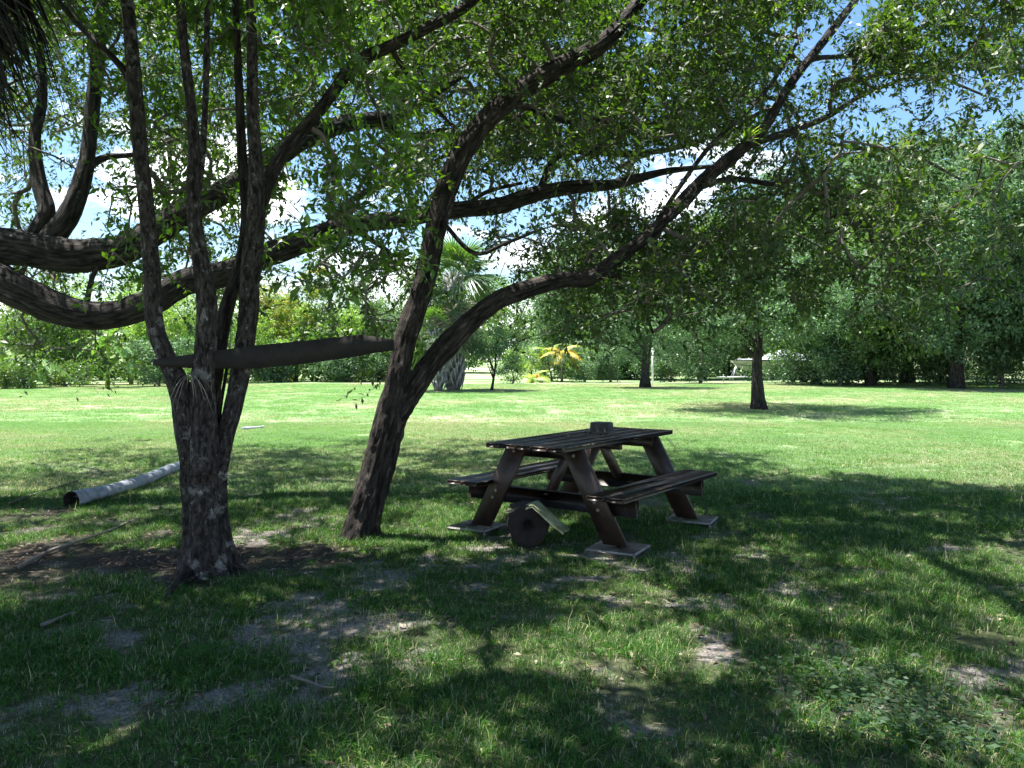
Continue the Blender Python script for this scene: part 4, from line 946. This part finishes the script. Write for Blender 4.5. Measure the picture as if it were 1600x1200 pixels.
# ------------------------------------------------------------------ background trees and shrubs
def puff_mesh(n, leafsize, ells, seed, m, clump=.35, nc=None, gap=0.0, rnd=(0, 1), name='crown', shell=.55):
    """leaf cloud: clumps spread through ellipsoids (cx,cy,cz,rx,ry,rz)"""
    r = np.random.default_rng(seed); e = np.array(ells, float); vol = e[:, 3] * e[:, 4] * e[:, 5]; nc = nc or max(12, n // 55)
    k = r.choice(len(e), nc, p=vol / vol.sum()); u = nrm(r.normal(size=(nc, 3))); rr = (shell + (1 - shell) * r.random(nc)) ** .8
    c = e[k, :3] + u * rr[:, None] * e[k, 3:]; lo = c[:, 2] < .15; c[lo, 2] = .12 + .3 * r.random(lo.sum()); nc = len(c)
    q = r.integers(0, nc, n); cs = clump * (.6 + .8 * r.random(nc)); off = nrm(r.normal(size=(n, 3))) * (r.random(n) ** .45)[:, None] * cs[q][:, None] * [1, 1, .62]
    p = c[q] + off; ok = p[:, 2] > .03; p, q, off = p[ok], q[ok], off[ok]; n = len(p)
    d = nrm(off / clump + r.normal(size=(n, 3)) * .8 + [0, 0, -.2]); nr = nrm(r.normal(size=(n, 3)) * .7 + [0, 0, 1])
    L = leafsize * (.6 + .8 * r.random(n)); tone = r.random(nc)
    rn = np.clip(rnd[0] + (rnd[1] - rnd[0]) * (.5 * tone[q] + .5 * r.random(n)), 0, 1)
    v, a = leaf_arrays(p, d, nr, L, L * .5, rn)
    return raw_mesh(name, v, np.arange(len(v)).reshape(-1, 4), False, {'rnd': a}, [m]), c
def wood_mesh(hgt, rad, clumps, seed, m, nl=14, fork=.35, tr_top=.75):
    r = np.random.default_rng(seed); t = np.linspace(0, 1, 9); top = hgt * tr_top
    p = np.stack([.12 * np.sin(t * 3 + seed), .1 * np.cos(t * 2.3 + seed) - .1, -.06 + top * t], -1); p[:, :2] -= p[0, :2]
    mb = MB(); mb.tube(p, rad * np.linspace(1.1, .35, 9) * np.where(t < .05, 1.3, 1), 14, True, bark_fx(9, .07, seed)); tr = mb.mesh('trunk', m, True)
    mb = MB(); idx = r.choice(len(clumps), min(nl, len(clumps)), replace=False)
    for i in idx:
        c = clumps[i]; j = np.clip(int((fork + (1 - fork) * r.random() * min(1, c[2] / top)) * 8), 1, 8); a = p[j]; mid = a + (c - a) * .5 + [0, 0, .1 * hgt * .5]
        mb.tube(smooth_path(np.array([[*a, rad * .45 * (1.1 - j / 10)], [*mid, rad * .25], [*c, rad * .08]]), .4)[:, :3], np.linspace(rad * .45 * (1.1 - j / 10), rad * .08, len(smooth_path(np.array([[*a, 1], [*mid, 1], [*c, 1]]), .4))), 6, False)
    return tr, mb.mesh('branches', m, True)
def make_tree(name, label, cat, loc, hgt, rad, ells, nleaf, leafsize, leafm, barkm, seed, clump=.4, nl=16, group=None, fork=.35, rnd=(0, 1), shell=.5, nc=None, tr_top=.75):
    root = thing(name, label, cat, loc, 0, group)
    cm, cl = puff_mesh(nleaf, leafsize, ells, seed, leafm, clump, nc, rnd=rnd, shell=shell)
    o = link('crown', cm, root); o['kind'] = 'stuff'
    a, b = wood_mesh(hgt, rad, cl, seed, barkm, nl, fork, tr_top); link('trunk', a, root); o = link('branches', b, root); o['kind'] = 'stuff'
    return root
def bush(name, label, px, py, w, h, nleaf, ls, lm, seed, group=None, depth=None, clump=.32, off=0.0):
    c = G(px, py); w2 = w / 2; d2 = (depth or w) / 2; r = np.random.default_rng(seed)
    ells = [(0, 0, h * .4, w2 * .75, d2 * .8, h * .42)] + [(r.uniform(-.55, .55) * w, r.uniform(-.5, .4) * d2, h * r.uniform(.3, .98), w2 * r.uniform(.22, .45), d2 * .5, h * r.uniform(.12, .28)) for _ in range(9)]
    return make_tree(name, label, 'shrub', (c[0], c[1] + off, 0), h * .7, .05 + .01 * h, ells, nleaf, ls, lm, M['twig'], seed, clump, 8, group, .1)
def dup(root, loc, rz, sc, label):
    c = copy_tree(root); c.location = [float(x) for x in loc]; c.rotation_euler = (0, 0, rz); c.scale = sc; c['label'] = label; return c

# oak standing alone on the lawn
c = G(1187, 640)
make_tree('lawn_oak', 'round-crowned oak standing alone in the lawn, ringed by its own shadow', 'tree', (c[0], c[1], 0), 4.6, .215,
          [(-.2, 0, 2.9, 3.0, 4.6, 1.1), (-1.6, -.3, 2.6, 1.6, 1.6, .7), (1.9, 0, 3.4, 1.9, 3.0, .85), (0, .2, 3.9, 2.3, 3.0, .9), (3.1, .2, 3.3, 1.1, 1.2, .7), (-2.6, 0, 2.9, 1.0, 1.2, .8)],
          62000, .085, M['forest_leaf'], M['oak_bark'], 500, .36, 22, None, .6, shell=.35, tr_top=.62)
c = G(1008, 606)
make_tree('dark_tree', 'dark bushy tree with low foliage beside the white post', 'tree', (c[0], c[1], 0), 6.5, .26,
          [(0, 0, 4.4, 2.5, 2.2, 2.3), (-.9, 0, 2.4, 1.7, 1.6, 1.3), (1.0, 0, 2.6, 1.6, 1.6, 1.3), (-1.7, 0, 3.6, 1.4, 1.4, 1.4)],
          22000, .1, M['forest_leaf'], M['oak_bark'], 501, .45, 14, None, .3, shell=.4)
c = G(1013, 603); pm = MB(); pm.tube([[0, 0, -.05], [0, 0, 2.0]], .05, 12); pm.build('white_post', M['post'], None, True, (c[0] + .15, c[1] - .4, 0))
tag(bpy.data.objects['white_post'], 'slim white post beside the trunk of the dark tree', 'post')
c = G(768, 610)
make_tree('young_tree', 'young slender tree with dark rounded crown right of the big palm', 'tree', (c[0], c[1], 0), 2.9, .07,
          [(0, 0, 2.3, 1.2, 1.0, .65), (.9, 0, 1.8, .8, .8, .5), (-.6, 0, 1.9, .7, .7, .5), (.5, 0, 1.2, .7, .6, .4)], 6500, .085, M['forest_leaf'], M['oak_bark'], 502, .3, 12, None, .3)
bush('shrub', 'dark round shrub right behind the young slender tree', 800, 600, 1.9, 1.7, 3500, .09, M['far_leaf'], 503)
bush('shrub', 'dark dense shrub behind the lime green palm', 862, 596, 2.4, 2.4, 6000, .1, M['forest_leaf'], 504)
bush('shrub', 'dark low shrub under the golden palm', 915, 597, 3.2, 1.9, 6000, .1, M['forest_leaf'], 505)
bush('shrub', 'dark shrub at the foot of the dark tree', 955, 597, 2.6, 2.6, 6000, .1, M['forest_leaf'], 506)

# left hedge line
GL = 'shrubs along the far left edge of the lawn'
def hedge(list_, group):
    for k, (px, py, w, h, nl, lm, nm, lab, off) in enumerate(list_): bush(nm, lab, px, py, w * 1.15, h * (1.75 if px < 700 and h > 2.2 else 1.42), int(nl * 1.3), .13, M[lm], 520 + k + int(px) % 89, group, w * .7, .42, off)
hedge([(-60, 604, 4.0, 3.2, 7000, 'far_leaf', 'shrub', 'green shrub at the extreme left of the far lawn', 1.5),
       (28, 603, 3.2, 2.6, 8000, 'bright_leaf', 'shrub', 'light green shrub behind the leftmost banana plants', 2.5),
       (95, 602, 3.4, 2.7, 9000, 'far_leaf', 'shrub', 'mid green shrub between the banana plants at left', 1.5),
       (150, 600, 4.2, 3.6, 9000, 'bright_leaf', 'shrub', 'pale green shrub behind the tallest banana plant', 4),
       (232, 601, 3.6, 3.4, 9000, 'bright_leaf', 'shrub', 'pale green shrub seen left of the lowest stem of the pale tree', 2.5),
       (248, 604, 2.6, 1.5, 5000, 'forest_leaf', 'shrub', 'low grey-green shrub at the lawn edge left of the pale trunk', 0),
       (330, 600, 4.2, 3.5, 9000, 'bright_leaf', 'shrub', 'pale green shrub seen between the stems of the pale tree', 2.5),
       (438, 598, 3.8, 3.9, 12000, 'flower_leaf', 'flowering_shrub', 'large shrub dotted with orange-yellow blossom above the board', 3.5),
       (520, 598, 4.2, 3.4, 10000, 'bright_leaf', 'shrub', 'light green shrub above the middle of the board', 3.0),
       (420, 598, 3.0, 1.6, 6000, 'forest_leaf', 'shrub', 'dark low shrub below the board, left of the small banana', 1.2),
       (545, 598, 3.4, 1.9, 7000, 'forest_leaf', 'shrub', 'dark shrub below the board, right of the small banana', 1.0),
       (585, 597, 3.0, 2.4, 6000, 'forest_leaf', 'shrub', 'dark shrub beside the leaning tree at the lawn edge', 1.5),
       (652, 598, 2.6, 2.0, 5000, 'palm_leaf', 'shrub', 'dark shrub between the leaning trunk and the palm', 1.5),
       (18, 607, 1.8, .9, 2500, 'palm_leaf', 'shrub', 'low leafy shrub at the foot of the leftmost banana plants', -.5),
       (110, 604, 2.4, .9, 2500, 'palm_leaf', 'shrub', 'low leafy shrub on the lawn edge between the bananas', -.3)], GL)
hedge([(-20, 598, 5, 3.6, 9000, 'far_leaf', 'shrub', 'tall green shrub in the second row at the far left', 6),
       (75, 598, 5, 3.8, 9000, 'bright_leaf', 'shrub', 'tall light green shrub in the second row above the shorter banana', 6.5),
       (200, 598, 5, 4.0, 9000, 'far_leaf', 'shrub', 'tall green shrub in the second row right of the tallest banana', 7),
       (290, 598, 5, 4.0, 9000, 'bright_leaf', 'shrub', 'tall light green shrub in the second row behind the pale stems', 7),
       (385, 598, 5, 4.0, 9000, 'far_leaf', 'shrub', 'tall green shrub in the second row left of the flowering one', 7),
       (475, 598, 5, 4.2, 9000, 'bright_leaf', 'shrub', 'tall light green shrub in the second row right of the flowering one', 7),
       (565, 598, 5, 4.2, 9000, 'far_leaf', 'shrub', 'tall green shrub in the second row above the end of the board', 7),
       (655, 598, 4, 3.8, 8000, 'far_leaf', 'shrub', 'tall green shrub in the second row behind the palm', 7),
       (960, 590, 5, 3.4, 8000, 'far_leaf', 'shrub', 'tall green shrub in the second row right of the golden palm', 4)], 'second row of shrubs behind the lawn edge')
# woods closing the view
def woods():
    r = np.random.default_rng(77); A = []
    for x0, x1, y0, y1, zt, n in ((-75, -9, 92, 110, 7.0, 42000), (16, 60, 66, 84, 13, 60000), (3, 24, 68, 76, 8, 22000), (-46, -6, 50, 60, 2.6, 26000), (4.5, 9, 54, 60, 2.4, 7000), (-14, 16, 138, 150, 9, 14000), (-80, -30, 60, 75, 4.5, 12000)):
        nc = n // 60; cx = x0 + (x1 - x0) * r.random(nc); cy = y0 + (y1 - y0) * r.random(nc); top = zt * (.65 + .5 * vnoise(np.stack([cx, cy, 0 * cx], -1), .18, 4)); cz = top * (1 - r.random(nc) ** 1.3)
        q = r.integers(0, nc, n); off = nrm(r.normal(size=(n, 3))) * (r.random(n) ** .4 * 1.3)[:, None] * [1.2, 1, .7]
        p = np.stack([cx, cy, cz], -1)[q] + off; p[:, 2] = np.abs(p[:, 2]) + .05
        L = .32 * (.6 + .8 * r.random(n)); A.append(leaf_arrays(p, nrm(r.normal(size=(n, 3))), nrm(r.normal(size=(n, 3)) * .7 + [0, 0, 1]), L, L * .55, .5 * r.random(nc)[q] + .5 * r.random(n)))
    return A
o = leaf_obj('distant_woods', woods(), M['far_leaf']); o['label'] = 'distant woods closing the view behind the garden trees'
def undergrowth():
    r = np.random.default_rng(78); n = 26000; nc = 420; u = r.random(nc); cx = 13.5 + 20 * u; cy = 43 - 6 * u + 5 * r.random(nc); cz = (.3 + 2.6 * r.random(nc) ** 1.4); q = r.integers(0, nc, n)
    p = np.stack([cx, cy, cz], -1)[q] + nrm(r.normal(size=(n, 3))) * (r.random(n) ** .4 * .55)[:, None]; p[:, 2] = np.abs(p[:, 2]) + .02; L = .13 * (.6 + .8 * r.random(n))
    return [leaf_arrays(p, nrm(r.normal(size=(n, 3))), nrm(r.normal(size=(n, 3)) * .7 + [0, 0, 1]), L, L * .5, .5 * r.random(nc)[q] + .5 * r.random(n))]
o = leaf_obj('undergrowth', undergrowth(), M['forest_leaf']); o['label'] = 'tangled dark undergrowth beneath the forest trees on the right'
# far rows
proto = make_tree('far_tree', 'broad far tree rising behind the shrubs at the extreme left', 'tree', (-62, 84, 0), 9, .3,
                  [(0, 0, 5, 4.2, 4, 3.6), (2.2, 0, 3.6, 3.2, 3, 2.6), (-2.4, 0, 3.4, 3, 3, 2.6), (0, 0, 2.2, 4.4, 4, 1.9)], 15000, .24, M['far_leaf'], M['oak_bark'], 540, .8, 10, 'trees beyond the lawn', .3)
far = [(-50, 86, .95, 'second far tree from the left, behind the bananas'), (-40, 80, .85, 'far tree behind the tallest banana plant'), (-31, 82, .85, 'far tree seen left of the pale stems'),
       (-22.5, 80, .8, 'far tree between the pale stems and the flowering shrub'), (-14.5, 84, .92, 'far tree directly behind the middle of the board'), (-6.2, 84, 1.35, 'tall far tree directly left of the palm'),
       (1, 120, 1.45, 'farthest tree, seen past the gravel road'), (9.0, 90, 1.25, 'far tree above the lime green palm'), (15, 82, 1.15, 'far tree behind the dark low shrubs')]
for k, (x, y, s_, lab) in enumerate(far): dup(proto, (x, y, 0), k * 1.7, (s_, s_, s_ * (.9 + .2 * random.random())), lab)
c = G(930, 596); 
bush('shrub', 'light green shrub behind the golden palm', 905, 592, 6.0, 3.6, 11000, .14, M['bright_leaf'], 560, None, 3, .5, 8)
bush('shrub', 'light green shrub seen right of the young tree', 835, 592, 3.4, 2.3, 6000, .13, M['bright_leaf'], 561, None, 3, .45, 6)
# forest on the right
fproto = make_tree('forest_tree', 'tall dark forest tree at the extreme right edge', 'tree', (26.5, 35, 0), 10.5, .3,
                   [(0, 0, 7.2, 3.8, 3.4, 3.0), (1.8, -.4, 5.2, 3.0, 2.6, 2.6), (-2.0, -.2, 5.0, 3.0, 2.6, 2.6), (.2, -.6, 3.2, 3.8, 2.4, 2.2)], 60000, .16, M['forest_leaf'], M['oak_bark'], 570, .55, 18, 'forest trees on the right', .4, shell=.45)
ft = [(21.2, 38.5, .95, 'tall forest tree second from the right edge'), (29.0, 41, 1.2, 'forest tree behind the rightmost one'), (17.0, 45, .98, 'forest tree right of the covered boat'),
      (23.5, 48, 1.15, 'forest tree behind the gap of dark undergrowth'), (20, 60, 1.3, 'forest tree farthest back behind the boat'), (34, 52, 1.4, 'tallest forest tree at the back right'),
      (13.4, 57, 1.12, 'forest tree behind the trunk of the lawn oak'), (8.5, 56, .98, 'forest tree behind the white post'), (4.6, 62, .9, 'forest tree peeping out left of the dark bushy tree'),
      (17.5, 66, 1.35, 'tall forest tree high above the lawn oak'), (27, 62, 1.4, 'forest tree filling the skyline at right')]
fproto2 = make_tree('forest_tree', 'lighter green forest tree between the boat and the dark forest trees', 'tree', (18.6, 42, 0), 9.5, .22,
                   [(0, 0, 6.4, 3.2, 3.0, 2.4), (1.6, -.4, 4.6, 2.6, 2.4, 2.0), (-1.7, -.2, 4.4, 2.6, 2.4, 2.0), (.4, -.6, 2.6, 3.4, 2.4, 1.6)], 52000, .14, M['far_leaf'], M['oak_bark'], 575, .5, 18, 'forest trees on the right', .4, shell=.45)
for k, (x, y, s_, lab) in enumerate(ft): dup(fproto2 if k in (1, 2, 6, 7, 9) else fproto, (x, y, 0), k * 2.1 + .5, (s_ * 1.15, s_ * 1.15, s_ * 1.22 * (.92 + .14 * random.random())), lab)
GF = 'undergrowth shrubs at the forest edge'
hedge([(1316, 604, 2.9, 2.4, 11000, 'forest_leaf', 'shrub', 'rounded grey-green shrub hiding the stern of the boat', .3),
       (1345, 604, 3.0, 3.9, 9000, 'forest_leaf', 'shrub', 'tall shrub right of the grey-green one beside the boat', 1.5),
       (1400, 604, 2.6, 2.4, 6000, 'forest_leaf', 'shrub', 'dark shrub in the middle of the forest edge', 2.2),
       (1450, 600, 3.4, 3.6, 7000, 'forest_leaf', 'shrub', 'dark shrub behind the bare soil at the forest edge', 4),
       (1568, 607, 2.4, 3.4, 9000, 'forest_leaf', 'shrub', 'light rounded shrub at the right end of the forest edge', .2),
       (1515, 604, 3.0, 1.6, 5000, 'forest_leaf', 'shrub', 'low dark shrub left of the rounded shrub at right', 3),
       (1630, 608, 2.6, 2.6, 5000, 'forest_leaf', 'shrub', 'shrub cut by the right edge of the view', 0),
       (1100, 600, 4.2, 2.8, 9000, 'forest_leaf', 'shrub', 'shrub left of the boat trailer tongue', 1.0),
       (1055, 598, 2.6, 1.8, 5000, 'forest_leaf', 'shrub', 'small dark shrub right of the white post', 1.5)], GF)

# ------------------------------------------------------------------ boat on its trailer
bx = G(1210, 597)
bt = thing('motorboat', 'cream and green motorboat under a grey tarp, parked on a trailer behind the lawn oak', 'boat', (bx[0] + .3, bx[1], 0), math.radians(4))
xs_ = np.linspace(-2.7, 2.9, 15)     # bow at -x
def hull_pt(x, k):                    # k 0 keel..1 sheer, half breadth
    t = (x + 2.7) / 5.6; bm = 1.0 * min(1, (t + .02) * 2.2) ** .6; keel = .40 + .55 * max(0, 1 - t * 2.6) ** 2; sh = 1.24 + .1 * (1 - t)
    z = keel + (sh - keel) * k; y = bm * (k ** .55) * (.82 + .18 * k); return np.array([x - .35 * k * max(0, 1 - t * 3), y, z])
ks = [0, .2, .42, .55, .62, .85, 1.0]; V = []
for s in (-1, 1):
    for x in xs_:
        for k in ks: q = hull_pt(x, k); V.append([q[0], s * q[1], q[2]])
V = np.array(V); K = len(ks); NX = len(xs_); fc, fm = [], []
for si in (0, 1):
    for i in range(NX - 1):
        for j in range(K - 1):
            b0 = si * NX * K + i * K + j; f = [b0, b0 + K, b0 + K + 1, b0 + 1]; fc.append(f if si == 0 else f[::-1]); fm.append(0 if j in (0, 1, 4, 5) and j != 3 else 1)
for j in range(K - 1): a_ = (NX - 1) * K + j; b_ = NX * K + a_; fc.append([a_, b_, b_ + 1, a_ + 1]); fm.append(0)
hull = raw_mesh('hull', V, np.array(fc), False, {'rnd': np.zeros(len(V))}, [M['hull'], M['hull_green']], fm); link('hull', hull, bt)
mb = MB()
for s in (-1, 1): mb.tube([[x, s * hull_pt(x, 1)[1], hull_pt(x, 1)[2] + .02] for x in xs_], .045, 8)
mb.build('rub_rail', M['navy'], bt, True)
V = []; nn = 9
for i, x in enumerate(xs_):
    q = hull_pt(x, 1); t = (x + 2.7) / 5.6; hh = .06 + .52 * math.exp(-((t - .55) / .2) ** 2) + .12 * (t > .3)
    for j in range(nn): f = j / (nn - 1) * 2 - 1; V.append([x, f * q[1] * .99, q[2] + .03 + hh * (1 - abs(f) ** 2.2) * (1 + .12 * math.sin(i * 2.1 + j))])
q = [[i * nn + j, (i + 1) * nn + j, (i + 1) * nn + j + 1, i * nn + j + 1] for i in range(len(xs_) - 1) for j in range(nn - 1)]
mb = MB(); mb.add(np.array(V), q); mb.build('tarp', M['tarp'], bt, True)
mb = MB(); mb.box((0, 0, 0), (.5, .3, .7), None, .06); mb.build('outboard_motor', M['navy'], bt, False, (3.05, 0, .95))
trl = thing('boat_trailer', 'galvanised boat trailer with a white A-frame jack under the motorboat', 'trailer', (bx[0] + .3, bx[1], 0), math.radians(4))
mb = MB()
for s in (-1, 1): mb.tube([[-3.9, s * .03, .3], [-2.6, s * .55, .32], [2.6, s * .7, .32]], .045, 6)
for x in (-2, -.5, 1.2, 2.4): mb.box((x, 0, .34), (.07, 1.35, .06))
mb.build('frame', M['galv'], trl)
mb = MB()
for s in (-1, 1): mb.tube([[-3.05, s * .3, .06], [-2.75, 0, .95]], .035, 6); mb.tube([[-2.45, s * .35, .3], [-2.75, 0, .95]], .035, 6)
mb.tube([[-3.5, 0, 0], [-3.5, 0, .5]], .035, 6); mb.build('jack_stand', M['galv'], trl)
for s in (-1, 1):
    mb = MB(); mb.tube([[0, -.09, 0], [0, -.05, 0], [0, .05, 0], [0, .09, 0]], [.24, .3, .3, .24], 20); w = mb.build('wheel', M['tyre'], trl, True, (1.2, s * .85, .3))
    mb = MB(); mb.tube([[0, -.1, 0], [0, .1, 0]], .13, 14); mb.build('rim', M['galv'], w, True)
